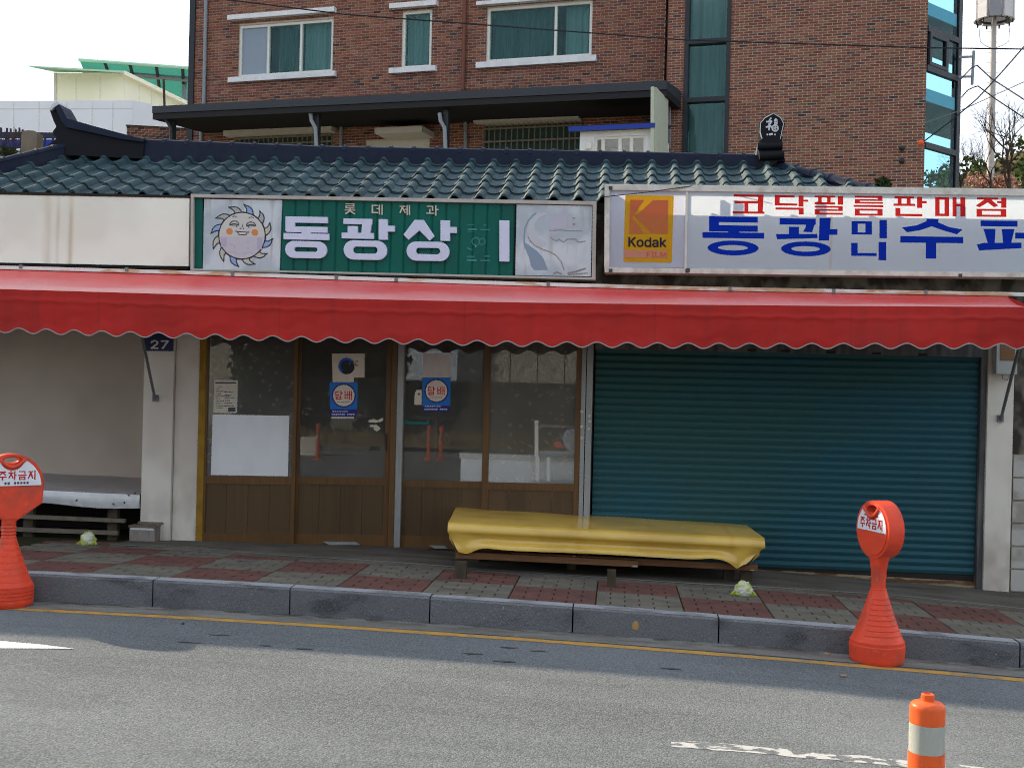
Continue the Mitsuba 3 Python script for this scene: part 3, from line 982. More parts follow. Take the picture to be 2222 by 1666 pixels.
upright(434, 448.5, 700, 1181, 0.006, .06, 'foam_yellow', 'foam_strip', 'yellow foam strip beside the leftmost door')
upright(851.5, 864, 700, 1190, 0.0, .05, 'door_frame', 'door_post')
upright(864.5, 877.5, 700, 1192, 0.01, .06, 'aluminium', 'door_post', 'grey metal post between the door pairs')
upright(1264, 1273, 700, 1210, 0.012, .05, 'aluminium', 'door_post', 'first grey metal post left of the shutter')
upright(1273, 1275, 700, 1210, -.02, .03, 'door_dark', 'door_post', 'dark gap between the metal posts')
upright(1275, 1288, 700, 1212, 0.012, .05, 'aluminium', 'door_post', 'second grey metal post left of the shutter')
for (x, y) in [(1266, 893), (1283, 902), (1284, 914), (1266, 925), (1282, 930), (1268, 950)]:
    add('tape_scrap', slab([rc(lean(x, y) - 3, y - 2.5, lean(x, y) + 3, y + 2.5)], FAC, .015, .002), 'paper', shop)
add('door_sill', slab([[(437, 1180), (640, 1183), (862, 1190), (1262, 1203), (1262, 1211), (862, 1199), (640, 1192), (437, 1189)]], FAC, 0.03, .12), 'door_dark', shop, label='dark door track along the floor')

# roller shutter of separate slats
sh = add('shutter_housing', bx(xsh0, xp2 - .04, -0.01, 0.12, 1.93, ZH - .004), 'guide_rail', shop)
shut = add('roller_shutter', bx(xsh0 + .01, xsh1, 0.075, 0.09, -.05, 1.95), 'dark_gap', shop, label='closed teal roller shutter of narrow slats')
ps = 0.0642
prof = [(-0.004, 0.006), (-0.015, 0.026), (-0.017, 0.034), (-0.015, 0.042), (-0.003, 0.056), (0.004, 0.0630)]
for k in range(31):
    z0 = 0.035 + k * ps
    pts = [(y + 0.066, z) for y, z in [(0.0, 0.0)] + prof]
    a, b = xsh0 + 0.006, xsh1 - 0.006
    wob = rng.uniform(-.0008, .0008)
    v = [(a, y + wob, z0 + z) for y, z in pts] + [(b, y + wob, z0 + z) for y, z in pts]
    n = len(pts)
    f = []
    for i in range(n - 1):
        f += [[i, i + n, i + n + 1], [i, i + n + 1, i + 1]]
    m = trimesh.Trimesh(np.array(v), f, process=False)
    if m.face_normals[:, 1].mean() > 0: m.invert()
    add('slat', m, 'shutter_teal', shut)
add('bottom_bar', slab([[(1277, 1218), (1640, 1236), (2120, 1263), (2120, 1279), (1640, 1249), (1277, 1231)]], FAC, -0.028, .04), 'rusty_bar', shut, label='rusty bottom bar of the shutter')
upright(2131, 2145, 745, 1283, 0.004, .08, 'guide_rail', 'guide_rail', 'dark scuffed guide rail right of the shutter')
for x in (1632, 1705, 1803, 1903, 2003):
    add('slot', slab([rc(x - 10, 757 + (x - 1632) * .027, x + 9, 762 + (x - 1632) * .027)], FAC, 0.012, .004), 'dark_gap', shop)

# roof: slope, tiles, ridge, hips
YE, ZE, PITCH, YR = -0.03, 3.245, math.radians(24.6), 1.18
ZR = ZE + (YR - YE) * math.tan(PITCH)
XHL, XHR = P(118, 331, YR)[0], P(1684, 352, YR)[0]
XEL, XER = XHL - 1.15, XHR + 1.2


def slope(c):
    return hexa([np.array(p_) - [0, 0, .05] for p_ in c] + [np.array(p_) - [0, 0, .02] for p_ in c])


roof = add('roof', [slope([(XEL, YE + .03, ZE), (XER, YE + .03, ZE), (XHR, YR, ZR), (XHL, YR, ZR)]), slope([(XEL, 2.4, ZE), (XER, 2.4, ZE), (XHR, YR + .01, ZR), (XHL, YR + .01, ZR)]),
                    slope([(XER, YE + .04, ZE), (XER + .002, 2.4, ZE), (XHR + .003, YR + .01, ZR), (XHR + .002, YR, ZR)]), slope([(XEL, YE + .04, ZE), (XEL - .002, 2.4, ZE), (XHL - .003, YR + .01, ZR), (XHL - .002, YR, ZR)])], 'roof_under', shop, label='dark tiled hip roof')
add('flat_roof', [bx(XER - .1, XR + .15, .02, 2.9, 3.05, 3.12), bx(XL - .15, XEL + .1, .02, 2.9, 3.05, 3.12), bx(XEL, XER, 2.2, 2.9, 3.10, 3.18)], 'concrete', shop)
TW, TL = 0.2215, 0.2475


def tile_mesh():
    s = np.array([-.5, -.42, -.36, -.31, -.26, -.20, -.13, -.05, .04, .14, .26, .38, .46, .505]) * TW
    def h(x):
        t = (x / TW + 0.26) / 0.17
        barrel = np.where(np.abs(t) < 1, 0.050 * np.sqrt(np.maximum(0, 1 - t * t)) ** 0.9, 0)
        pan = np.where(np.abs(t) >= 1, -0.016 * np.sin(np.clip((x / TW + 0.09) / 0.59, 0, 1) * math.pi), 0)
        return barrel + pan
    hs = h(s)
    v, n = [], len(s)
    for y, lift, drop in ((0.0, 0.020, 0.020), (0.0, 0.020, 0.0), (0.012, 0.022, 0.0), (TL * 1.1, 0.002, 0.0)):
        k = 1.0 - 0.10 * y / TL
        for x, z in zip(s, hs):
            v.append((x, y, lift + (z * (k if z > 0 else 1)) - drop))
    f = []
    for r in range(3):
        for i in range(n - 1):
            a = r * n + i
            f += [[a, a + 1, a + n + 1], [a, a + n + 1, a + n]]
    return trimesh.Trimesh(np.array(v), f, process=False)


TILE = mikit.ply(tile_mesh(), MATS['roof_tile'], smooth=35)
x_ref = P(1041, 432, YE)[0] + 0.26 * TW
HL = (P(112, 330, YR)[0], YR)                              # left hip starts here, runs forward and left
HR_ = P(1684, 352, YR)[0]
for r in range(6):
    for c in range(-30, 16):
        x = x_ref + c * TW
        yc = YE - 0.035 + (r * TL) * math.cos(PITCH)
        ym = yc + TL * .5
        if x < HL[0] - (YR - ym) * 0.92 - .06 or x > HR_ + (YR - ym) * 0.95 + 0.08 or x > 3.0 or x < -6.4: continue
        if r == 5 and (x < HL[0] + .1): continue
        z = ZE - 0.02 + (r * TL) * math.sin(PITCH) + rng.uniform(-.003, .003)
        Mx = T().translate([x + rng.uniform(-.003, .003), yc + rng.uniform(-.005, .005), z]).rotate([1, 0, 0], math.degrees(PITCH)).rotate([0, 0, 1], rng.uniform(-.7, .7))
        add('tile', {**TILE, 'to_world': Mx}, None, roof)
add('eave_board', bx(XL, XR, YE - .01, YE + .02, ZE - .11, ZE - .022), 'roof_under', shop)
# ridge wall and its cap tiles
rp = [(310, 303), (700, 318), (1200, 327), (1645, 336)]
r3 = np.array([P(a, b, YR) for a, b in rp])
zr_top = lambda x: np.interp(x, r3[:, 0], r3[:, 2])
xa, xb = r3[0, 0], r3[-1, 0]
XX = np.linspace(xa, xb, 24)
v = np.concatenate([np.stack([XX, 0 * XX + YR + dy, (zr_top(XX) - .02) if top else 0 * XX + ZR - .06], 1) for dy, top in ((-.08, 0), (-.08, 1), (.08, 1), (.08, 0))])
f = []
for r in range(3):
    for k in range(23):
        a = r * 24 + k
        f += [[a, a + 1, a + 25], [a, a + 25, a + 24]]
m = trimesh.Trimesh(v, f, process=False); m.invert() if m.face_normals[30][1] > 0 else None
ridge = add('ridge', m, 'ridge_navy', shop, label='navy ridge wall of the roof')
SEG = 0.2330
nseg = int((xb - xa) / SEG)
for k in range(nseg + 1):
    x0, x1 = xa + k * SEG, min(xa + (k + 1) * SEG, xb)
    if x1 - x0 < .05: continue
    c = []
    for x, r in ((x0, .070), (x0 + .03, .070), (x0 + .032, .058), (x1 + .01, .056)):
        zc = float(zr_top(min(x, xb))) - 0.052
        for t in np.linspace(0, math.pi, 9):
            c.append((x, YR + r * 1.25 * math.cos(t), zc + r * math.sin(t)))
    f = []
    for r in range(3):
        for j in range(8):
            a = r * 9 + j
            f += [[a, a + 1, a + 10], [a, a + 10, a + 9]]
    m = trimesh.Trimesh(np.array(c), f, process=False)
    if m.face_normals[4][2] < 0: m.invert()
    add('cap', m, 'ridge_navy', ridge, smooth=40)
RP = Plane((0, YR, 0), (0, -1, 0))
Zl = zoomed(0, 120, 4.808)
end = add('ridge_end', slab(Zl([[(598, 490), (545, 520), (520, 575), (560, 690), (588, 748), (553, 790), (556, 832), (592, 862), (566, 892), (500, 935), (640, 1050), (760, 1046), (1490, 1080), (1505, 882), (1250, 818), (950, 738), (692, 668), (640, 560)]]), RP, .10, .2), 'ridge_black', shop, label='upswept black ridge end with a raised horn at the left')
add('swept_cap', slab(Zl([[(600, 488), (560, 508), (640, 690), (692, 752), (950, 805), (1250, 872), (1490, 905), (1508, 880), (1250, 812), (950, 732), (700, 660), (642, 552)]]), RP, .135, .27), 'ridge_navy', end, label='navy swept cap of the ridge end')
add('horn_cap', slab(Zl([[(602, 484), (545, 512), (518, 560), (530, 578), (562, 545), (612, 512)]]), RP, .142, .284), 'ridge_white', end)


def beam3(A, B, w, h0, h1, n=1, seam=True):
    """A hip cap from A to B: a half-round crest on a low wall."""
    A, B = np.array(A), np.array(B)
    t = B - A; L = np.linalg.norm(t); t /= L
    s = np.cross(t, [0, 0, 1.0]); s /= np.linalg.norm(s)
    out = []
    wall = []
    for p in (A, B):
        for q, z in ((-w, -h0), (-w, h1), (w, h1), (w, -h0)):
            wall.append(p + s * q * .75 + [0, 0, z])
    f = []
    for j in range(3):
        f += [[j, j + 1, j + 5], [j, j + 5, j + 4]]
    m = trimesh.Trimesh(np.array(wall), f, process=False)
    out.append(m)
    for k in range(n):
        c = []
        for u, r in ((0, 1.12), (.12, 1.12), (.13, .97), (1.02, .9)):
            p = A + t * L * (k + u) / n
            for a in np.linspace(0, math.pi, 9):
                c.append(p + s * w * r * math.cos(a) + [0, 0, h1 - .02 + w * r * .9 * math.sin(a)])
        f = []
        for r in range(3):
            for j in range(8):
                a = r * 9 + j
                f += [[a, a + 1, a + 10], [a, a + 10, a + 9]]
        out.append(trimesh.Trimesh(np.array(c), f, process=False))
    for m in out:
        m.faces = np.vstack([m.faces, m.faces[:, ::-1]]) if False else m.faces
    return out


def hip(A, B, w, h0, h1, n, label):
    ms = beam3(A, B, w, h0, h1, n)
    k = add('hip_ridge', ms[0], 'ridge_navy', shop, label=label)
    for m in ms[1:]:
        add('cap', m, 'ridge_navy', k, smooth=40)


A = P(118, 331, YR - .02)
B = P(-70, 375, YR - .75)
A = P(150, 322, YR - .02)
hip(A, B, .055, .22, .045, 6, 'left hip ridge sloping down from the raised horn')
hip(P(1690, 366, YR - .03), P(1925, 428, .16), .075, .12, .03, 6, 'right hip ridge sloping down behind the light box sign')
Zr = zoomed(1480, 0, 2.675)
fin = add('ridge_finial', slab(Zr([[(530, 656), (480, 680), (450, 712), (452, 770), (462, 810), (440, 830), (452, 930), (420, 985), (490, 990), (560, 935), (600, 935), (583, 880), (583, 815), (582, 780), (598, 720), (575, 682)]]), RP, .14, .16), 'ridge_black', shop, label='black rounded finial tile with a white good-fortune character')
add('white_edge', [slab(Zr([line([(528, 660), (482, 684), (456, 714), (454, 768), (464, 806)], 5), line([(440, 838), (428, 900)], 7), line([(532, 660), (572, 684), (590, 718), (578, 772), (570, 808)], 4)]), RP, .143, .01)], 'ridge_white', fin)
add('roll', [tube([P(1480 + 438 / 2.675, 850 / 2.675, YR - .15), P(1480 + 582 / 2.675, 848 / 2.675, YR - .15)], .035, 10), tube([P(1480 + 448 / 2.675, 905 / 2.675, YR - .15), P(1480 + 590 / 2.675, 900 / 2.675, YR - .15)], .045, 10)], 'ridge_black', fin, smooth=40)
zf = zoomed(1580, 100, 7.373)
fu = [line([(690, 1150), (660, 1190)], 26), line([(612, 1215), (700, 1200)], 26), line([(700, 1200), (640, 1290), (605, 1300)], 26), line([(660, 1230), (655, 1350)], 28), line([(672, 1270), (700, 1310)], 22),
      line([(735, 1200), (790, 1185)], 24), line([(745, 1225), (785, 1218), (780, 1250), (745, 1255), (745, 1225)], 18), line([(770, 1160), (740, 1195)], 22),
      Point(752, 1315).buffer(58).difference(Point(752, 1315).buffer(36)), line([(752, 1270), (750, 1360)], 16), line([(705, 1318), (800, 1310)], 16),
      line([(655, 1415), (715, 1410)], 34), Point(628, 1418).buffer(14), Point(750, 1418).buffer(14)]
add('character', slab(zf(fu), RP, .146, .008), 'ridge_white', fin, label='white good-fortune character')

# ------------------------------------------------------------------ blank panel, green sign, light box sign
bp = thing('blank_sign_panel', 'blank cream sheet panel with rust runs left of the green sign', 'sign panel')
add('sheet', slab([[(-1400, 393), (411, 428), (409, 578), (-1400, 541)]], FAC, .16, .14), 'cream_sheet', bp)
add('top_trim', slab([[(-1400, 388), (413, 424), (412, 430), (-1400, 396)]], FAC, .166, .15), 'dark_gap', bp, label='dark strip along its top')
add('bottom_gap', slab([[(-1400, 542), (409, 579), (409, 584), (-1400, 551)]], FAC, .14, .10), 'dark_gap', bp)

gs = thing('green_shop_sign', 'green ribbed shop sign with pale raised Korean letters and a sun emblem', 'sign')
O = [(414, 421), (1294, 437), (1292, 607), (413, 586)]
Ii = [(420, 428), (1286, 444.5), (1284, 602), (419, 583)]
add('backing', slab([[(415, 424), (1293, 439), (1291, 605), (414, 584)]], FAC, .150, .11), 'dark_gap', gs)
add('frame', slab([Polygon(O).difference(Polygon(Ii))], FAC, .205, .17), 'grey_frame', gs, label='grey metal frame')
add('panel_strip', slab([[(420, 428), (440, 428), (439, 583), (418.5, 583)]], FAC, .172, .02), 'green_steel', gs)
sx = np.linspace(612, 1118, 18)
for a, b in zip(sx[:-1], sx[1:]):
    t0, t1 = 432 + (a - 612) * .019, 432 + (b - 612) * .019
    b0, b1 = 594 + (a - 612) * .018, 594 + (b - 612) * .018
    dx = 5.0
    # each strip is folded: a broad face and a narrow sunk joint
    pts = []
    for (x, o) in ((a, .162), (a + 3.2, .174), (b - 3.2, .174), (b, .162)):
        fr = (x - 612) / 506
        pts.append((FAC.P(x, t0 + (t1 - t0) * (x - a) / (b - a), o), FAC.P(x - 5, b0 + (b1 - b0) * (x - a) / (b - a), o)))
    v = np.array([q for p_ in pts for q in p_]); f = []
    for k in range(3):
        f += [[2 * k, 2 * k + 1, 2 * k + 3], [2 * k, 2 * k + 3, 2 * k + 2]]
    m = trimesh.Trimesh(v, f, process=False)
    if m.face_normals[:, 1].mean() > 0: m.invert()
    add('panel_strip', m, 'green_steel', gs)
em = add('emblem_sheet', slab([[(443, 432), (612, 434.5), (606, 593), (440, 589)]], FAC, .184, .03), 'emblem_sheet', gs, label='weathered pale sheet with a smiling sun emblem')
ze = zoomed(430, 420, 8.73, 0.0)
R0, cx0, cy0 = 445, 830, 800


def pol(a, r):
    return (cx0 + r * R0 * math.cos(math.radians(a)), cy0 + r * R0 * math.sin(math.radians(a)))


tips = [(865, 205), (1160, 320), (1362, 545), (1418, 850), (1312, 1135), (1082, 1338), (772, 1392), (482, 1292), (285, 1055), (236, 762), (328, 468), (572, 258)]
outl, fills = [], {'ray_blue': [], 'ray_grey': [], 'ray_cream': []}
for i, (tx, ty) in enumerate(tips):
    a = math.degrees(math.atan2(ty - cy0, tx - cx0)); rt_ = math.hypot(tx - cx0, ty - cy0) / R0
    ring = [(tx, ty), pol(a + 4, rt_ - .035), pol(a + 9, 1.29), pol(a + 15, 1.24), pol(a + 20, 1.16), pol(a + 26, 1.0), pol(a + 17, 0.98), pol(a + 7.5, 1.0), pol(a + 7, 1.12), pol(a + 4.5, 1.20), pol(a + 2, 1.27)]
    pg = Polygon(ring).buffer(0)
    outl.append(pg.buffer(8))
    fills['ray_blue' if i % 3 == 0 else ('ray_grey' if i in (1, 10, 11) else 'ray_cream')].append(pg.buffer(-13))
disc = Point(cx0, cy0).buffer(R0, 24)
add('sun_outline', slab(ze(outl + [disc.buffer(12)]), FAC, .1865, .002), 'ink', em)
for k, g in fills.items():
    add('sun_ray', slab(ze(g), FAC, .188, .001), k, em)
add('sun_disc', slab(ze([disc.buffer(-16)]), FAC, .189, .001), 'sun_face', em)
lav = disc.buffer(-18).intersection(rc(380, 815, 1290, 1215))
add('faded_band', slab(ze([lav]), FAC, .190, .001), 'lavender', em)
add('faded_mark', slab(ze([line([(575, 1120), (660, 1100), (790, 1150)], 14), line([(840, 1150), (950, 1110), (1040, 1145)], 14), rc(430, 840, 540, 1010), rc(1115, 840, 1210, 1060), line([(590, 960), (690, 985), (690, 1040)], 16), line([(900, 920), (970, 905)], 16), line([(930, 1050), (960, 1030)], 24)]), FAC, .191, .001), 'lavender_dark', em, kind='stuff')
add('cheek', slab(ze([Point(592, 718).buffer(62)]), FAC, .1905, .001), 'cheek', em)
add('cheek', slab(ze([Point(1072, 738).buffer(62)]), FAC, .1905, .001), 'cheek', em)


def arc(cx_, cy_, rx, ry, a0, a1, n=14):
    return [(cx_ + rx * math.cos(math.radians(t)), cy_ + ry * math.sin(math.radians(t))) for t in np.linspace(a0, a1, n)]


face = [line(arc(690, 460, 45, 30, 200, 340), 12), line(arc(1005, 480, 50, 32, 200, 340), 12),
        line(arc(685, 610, 90, 90, 190, 350), 16), line(arc(685, 612, 80, 38, 185, 355), 16), line([(600, 600), (770, 605)], 10), line([(735, 615), (715, 640)], 12),
        line(arc(1000, 625, 90, 85, 190, 350), 16), line(arc(1000, 628, 80, 38, 185, 355), 16), line([(915, 620), (1085, 612)], 10), line([(950, 630), (970, 660)], 12),
        line([(845, 580), (838, 640)], 10), line([(785, 658), (815, 665)], 20), line([(845, 660), (868, 668)], 20),
        line([(700, 715), (735, 715), (775, 780), (905, 785), (930, 735), (968, 732)], 14), line([(745, 722), (900, 730), (930, 735)], 14)]
add('sun_features', slab(ze(face), FAC, .192, .001), 'ink', em)
add('mouth', slab(ze([[(765, 735), (905, 742), (893, 770), (785, 768)]]), FAC, .1915, .001), 'mouth', em)
zg = zoomed(600, 420, 4.174, 0.020)
L_dong = [rc(80, 210, 462, 265), rc(80, 210, 165, 345), rc(90, 300, 460, 352), rc(225, 340, 310, 380), rc(64, 362, 475, 418), stad(78, 432, 455, 585).difference(stad(160, 486, 370, 528))]
L_gwang = [rc(605, 230, 865, 280), [(775, 275), (866, 235), (846, 365), (768, 365)], rc(645, 298, 735, 362), rc(590, 358, 880, 410), rc(925, 230, 1006, 415), rc(1000, 288, 1070, 340), stad(608, 426, 1000, 600).difference(stad(692, 481, 915, 544))]
L_sang = [[(1250, 242), (1335, 242), (1430, 385), (1385, 426), (1293, 335), (1195, 422), (1150, 377)], rc(1485, 240, 1570, 426), rc(1565, 300, 1632, 353), stad(1178, 437, 1565, 610).difference(stad(1262, 492, 1482, 550))]
L_i = [rc(2018, 243, 2108, 615)]
for g, n_ in ((L_dong, 'first'), (L_gwang, 'second'), (L_sang, 'third'), (L_i, 'fourth')):
    add('letter', slab(zg(g), FAC, .205, .030), 'letter_face', gs, label=n_ + ' raised pale letter of the green sign')
s_rot = [rc(625, 90, 705, 99), rc(694, 99, 705, 110), rc(625, 109, 705, 118), rc(625, 118, 636, 128), rc(625, 127, 707, 136), rc(660, 136, 672, 148), rc(618, 146, 712, 155), line([(665, 157), (622, 186)], 12), line([(668, 160), (710, 186)], 12)]
s_de = [rc(862, 104, 916, 114), rc(862, 104, 874, 180), rc(862, 168, 918, 180), rc(905, 132, 928, 143), rc(926, 102, 937, 190), rc(950, 100, 961, 192)]
s_je = [rc(1115, 112, 1168, 122), line([(1142, 120), (1118, 178)], 12), line([(1142, 130), (1166, 176)], 12), rc(1160, 138, 1182, 148), rc(1178, 106, 1189, 194), rc(1198, 105, 1209, 196)]
s_gwa = [rc(1362, 112, 1418, 122), rc(1407, 112, 1419, 158), rc(1382, 140, 1394, 176), rc(1356, 174, 1428, 185), rc(1436, 108, 1448, 200), rc(1446, 140, 1468, 151)]
for g in (s_rot, s_de, s_je, s_gwa):
    add('small_letter', slab(zg(g), FAC, .186, .012), 'paper', gs)
zg0 = zoomed(600, 420, 4.174, 0.01)
add('ghost_letter', slab(zg0([rc(1730, 318, 1818, 334), rc(1845, 322, 1935, 334), rc(1730, 345, 1790, 352), Point(1805, 435).buffer(40).difference(Point(1805, 435).buffer(28)), Point(1862, 435).buffer(32).difference(Point(1862, 435).buffer(22)), line([(1725, 490), (1775, 515)], 10), rc(1722, 565, 1795, 582), rc(1722, 597, 1815, 612), rc(1845, 600, 1935, 614), rc(1885, 560, 1935, 574), rc(1730, 280, 1790, 290), rc(1870, 282, 1905, 292)]), FAC, .1755, .001), 'ghost_glue', gs, kind='stuff', label='glue traces of a lost letter')
add('ghost_letter', slab(zg0([rc(1745, 322, 1808, 328), rc(1728, 602, 1808, 610), line([(1800, 465), (1808, 488)], 10), line([(1728, 495), (1760, 508)], 6)]), FAC, .177, .001), 'ghost_light', gs, kind='stuff')
ar = add('art_sheet', slab([[(1121, 444), (1285, 447), (1282, 600), (1118, 597)]], FAC, .184, .03), 'emblem_sheet', gs, label='weathered pale sheet with faded swirl drawing')
za = zoomed(1110, 430, 8.73)
add('swirl_blue', slab(za([line([(470, 280), (400, 330), (310, 440), (255, 560), (238, 700), (240, 840), (260, 960)], 26), [(250, 840), (300, 870), (480, 1000), (600, 1130), (690, 1360), (430, 1365), (370, 1290), (340, 1150), (270, 980)]]), FAC, .1865, .002), 'art_blue', ar)
add('swirl_light', slab(za([[(480, 285), (640, 270), (690, 300), (520, 370), (440, 480), (440, 620), (500, 740), (640, 830), (690, 880), (560, 930), (430, 880), (330, 760), (290, 620), (330, 440)]]), FAC, .187, .002), 'art_light', ar)
add('swirl_line', slab(za([line([(310, 730), (360, 820), (450, 905), (600, 975), (740, 1020), (850, 1090), (940, 1200), (1000, 1370)], 14)]), FAC, .188, .002), 'art_line', ar)
add('faded_boxes', slab(za([rc(710, 300, 1040, 580), rc(730, 640, 860, 720), rc(1060, 300, 1150, 560)]), FAC, .1863, .001), 'art_faint', ar)
add('faded_lines', slab(za([line([(715, 615), (850, 610), (900, 600), (1000, 612), (1130, 622), (1340, 620)], 10), line([(740, 745), (800, 790), (850, 815), (900, 775), (985, 835), (1050, 775), (1220, 775), (1260, 835), (1400, 815)], 14), rc(1160, 370, 1205, 390), rc(1160, 480, 1205, 510), line([(790, 1435), (860, 1400), (950, 1440)], 28), line([(1060, 1420), (1190, 1400), (1400, 1330)], 30), line([(1070, 1450), (1440, 1420)], 16)]), FAC, .1875, .001), 'art_line', ar)

lb = thing('light_box_sign', 'white light box sign with red and blue Korean letters and a yellow film logo', 'sign')
YL = .30                                                # how far its face stands out from the wall
lo = [(1312, 402), (2330, 417), (2330, 603), (1312, 591)]
li = [(1323, 412), (2330, 428), (2330, 592), (1323, 579)]
add('face', slab([[(1490, 415), (2330, 428), (2330, 594), (1490, 582)]], FAC, YL - .02, 0), 'acrylic', lb, label='white translucent face')
add('logo_face', slab([[(1322, 411), (1489.5, 415), (1487, 581), (1322, 580)]], FAC, YL - .022, 0), 'acrylic_clear', lb, label='bluish clear face behind the yellow logo')
add('top_rail', slab([[(1312, 401), (2330, 414), (2330, 426), (1312, 412)]], FAC, YL, .05), 'white_frame', lb)
add('bottom_rail', slab([[(1312, 580), (2330, 593), (2330, 603), (1312, 591)]], FAC, YL, .05), 'white_frame', lb)
add('end_rail', slab([[(1312, 412), (1323, 412), (1322, 580), (1311, 580)]], FAC, YL, .24), 'white_frame', lb)
add('divider', slab([[(1488, 414), (1493, 414), (1490, 582), (1485, 582)]], FAC, YL - .01, .03), 'white_frame', lb)
add('top_lid', slab([[(1312, 399.5), (2330, 411), (2330, 416), (1312, 404)]], FAC, YL - .006, .09), 'white_frame', lb)
add('box_floor', slab([[(1312, 587), (2330, 599), (2330, 603), (1312, 591)]], FAC, YL - .06, .22), 'white_frame', lb)
zband = P(1850, 472, -YL + .02)[2] + .178 * math.tan(SUN_EL) / math.cos(SUN_AZ)
add('back', bx(XP(1316, 500), XR, -.102, -.092, 2.60, zband), 'white_frame', lb)
add('inner_post', [bx(x, x + .035, -.14, -.105, 2.62, 3.36) for x in (XP(1507, 440, -.2), XP(1535, 440, -.2), XP(1790, 440, -.2) - .3, 2.6)], 'white_frame', lb)
for (x, y) in [(1325, 408), (1491, 588), (1493, 586), (2084, 598), (1325, 587)]:
    add('joint_cap', slab([rc(x - 4, y - 4, x + 4, y + 4)], FAC, YL + .004, .01), 'rivet', lb)
zb = zoomed(1480, 400, 2.981, 0.012)
red = [
    [[(335, 66), (527, 66), (530, 82), (335, 82)], [(492, 66), (527, 66), (522, 185), (490, 185)], rc(340, 108, 495, 124), rc(403, 120, 428, 180), rc(328, 176, 533, 190)],
    [rc(600, 72, 728, 86), rc(600, 72, 632, 137), rc(600, 124, 745, 138), rc(754, 72, 786, 144), rc(784, 99, 815, 112), rc(605, 151, 787, 165), rc(756, 158, 787, 194)],
    [rc(858, 74, 990, 86), rc(880, 80, 904, 122), rc(938, 80, 962, 122), rc(858, 117, 990, 131), rc(1008, 76, 1042, 132), rc(858, 141, 1040, 152), rc(1010, 150, 1040, 164), rc(858, 162, 1040, 173), rc(858, 170, 890, 188), rc(858, 184, 1040, 197)],
    [rc(1118, 75, 1297, 87), rc(1265, 82, 1297, 102), rc(1118, 97, 1297, 108), rc(1118, 104, 1150, 120), rc(1118, 115, 1300, 126), rc(1110, 135, 1302, 148), frame(1118, 158, 1297, 203, 1150, 171, 1264, 190)],
    [rc(1375, 79, 1500, 93), rc(1395, 90, 1420, 130), rc(1454, 90, 1479, 130), rc(1368, 126, 1508, 141), rc(1520, 81, 1553, 153), rc(1550, 108, 1583, 122), rc(1380, 154, 1412, 207), rc(1380, 192, 1554, 207)],
    [frame(1637, 85, 1727, 207, 1666, 101, 1698, 191), rc(1750, 84, 1776, 207), rc(1772, 128, 1804, 142), rc(1800, 84, 1832, 207)],
    [rc(1908, 86, 2045, 100), [(1958, 98), (1998, 98), (2046, 138), (2018, 149), (1978, 118), (1925, 150), (1900, 140)], rc(2064, 86, 2098, 152), rc(2038, 108, 2068, 122), frame(1905, 160, 2097, 211, 1940, 173, 2062, 197)]]
for g in red:
    add('red_letter', slab(zb(g), FAC, YL - .018, 0), 'acrylic_red', lb)
blue = [
    [rc(175, 209, 490, 246), rc(175, 209, 238, 306), rc(175, 266, 490, 306), rc(298, 300, 368, 320), rc(132, 312, 530, 349), ell(165, 364, 495, 460).difference(ell(232, 393, 426, 428))],
    [rc(632, 222, 865, 262), [(803, 250), (866, 224), (842, 310), (783, 308), (800, 275)], rc(692, 276, 756, 330), [(607, 325), (873, 321), (878, 347), (615, 358)], [(890, 217), (963, 215), (950, 362), (885, 362)], rc(948, 288, 1005, 325), ell(640, 370, 962, 466).difference(ell(706, 400, 892, 436))],
    [frame(1097, 240, 1228, 325, 1137, 256, 1186, 312), rc(1277, 230, 1325, 348)],
    [rc(1094, 380, 1136, 464), rc(1094, 445, 1258, 464), rc(1272, 372, 1320, 490)],
    [[(1583, 222), (1660, 227), (1655, 245), (1725, 275), (1815, 290), (1778, 322), (1690, 298), (1615, 272), (1540, 298), (1455, 312), (1422, 282), (1520, 266), (1580, 240)], rc(1412, 338, 1818, 379), rc(1578, 375, 1643, 480)],
    [rc(1932, 236, 2170, 273), [(1950, 290), (2028, 290), (2022, 384), (1978, 384)], [(2068, 290), (2150, 290), (2128, 384), (2078, 384)], [(1907, 392), (1950, 381), (2196, 376), (2196, 412), (1922, 430)], rc(2155, 312, 2230, 350), rc(2226, 225, 2292, 492)]]
for g in blue:
    add('blue_letter', slab(zb(g), FAC, YL - .018, 0), 'acrylic_blue', lb)
zk = zoomed(1300, 390, 5.53, 0.012)
lg = add('film_logo', slab(zk([Polygon([(315, 188), (897, 188), (872, 992), (292, 992)]).buffer(-18).buffer(18)]), FAC, YL - .019, 0), 'logo_yellow', lb, label='yellow film logo with a red striped K')
add('red_field', slab(zk([Polygon([(372, 245), (830, 245), (825, 648), (362, 648)]).difference(unary_union([Polygon([(545, 243), (650, 243), (480, 400), (415, 432), (440, 395)]), Polygon([(408, 425), (450, 470), (640, 650), (545, 650), (400, 455)])]))]), FAC, YL - .017, 0), 'logo_orange', lg)
add('stripe', slab(zk([rc(440 + 6 * k, 462 + 25 * k, 826, 470 + 25 * k) for k in range(8)] + [rc(364, 470 + 25 * k, 408 + 14 * k, 477 + 25 * k) for k in range(8)]), FAC, YL - .0155, 0), 'logo_line', lg)
add('low_band', slab(zk([rc(298, 848, 815, 938)]), FAC, YL - .017, 0), 'logo_pale', lg)
add('lettering', text_px('Kodak', 1363.5, 515, 1446, 536.5, FAC, YL - .015, 0, 0.012), 'logo_ink', lg)
add('lettering', text_px('FILM', 1403, 546, 1446, 558, FAC, YL - .015, 0, 0.012), 'logo_orange', lg)

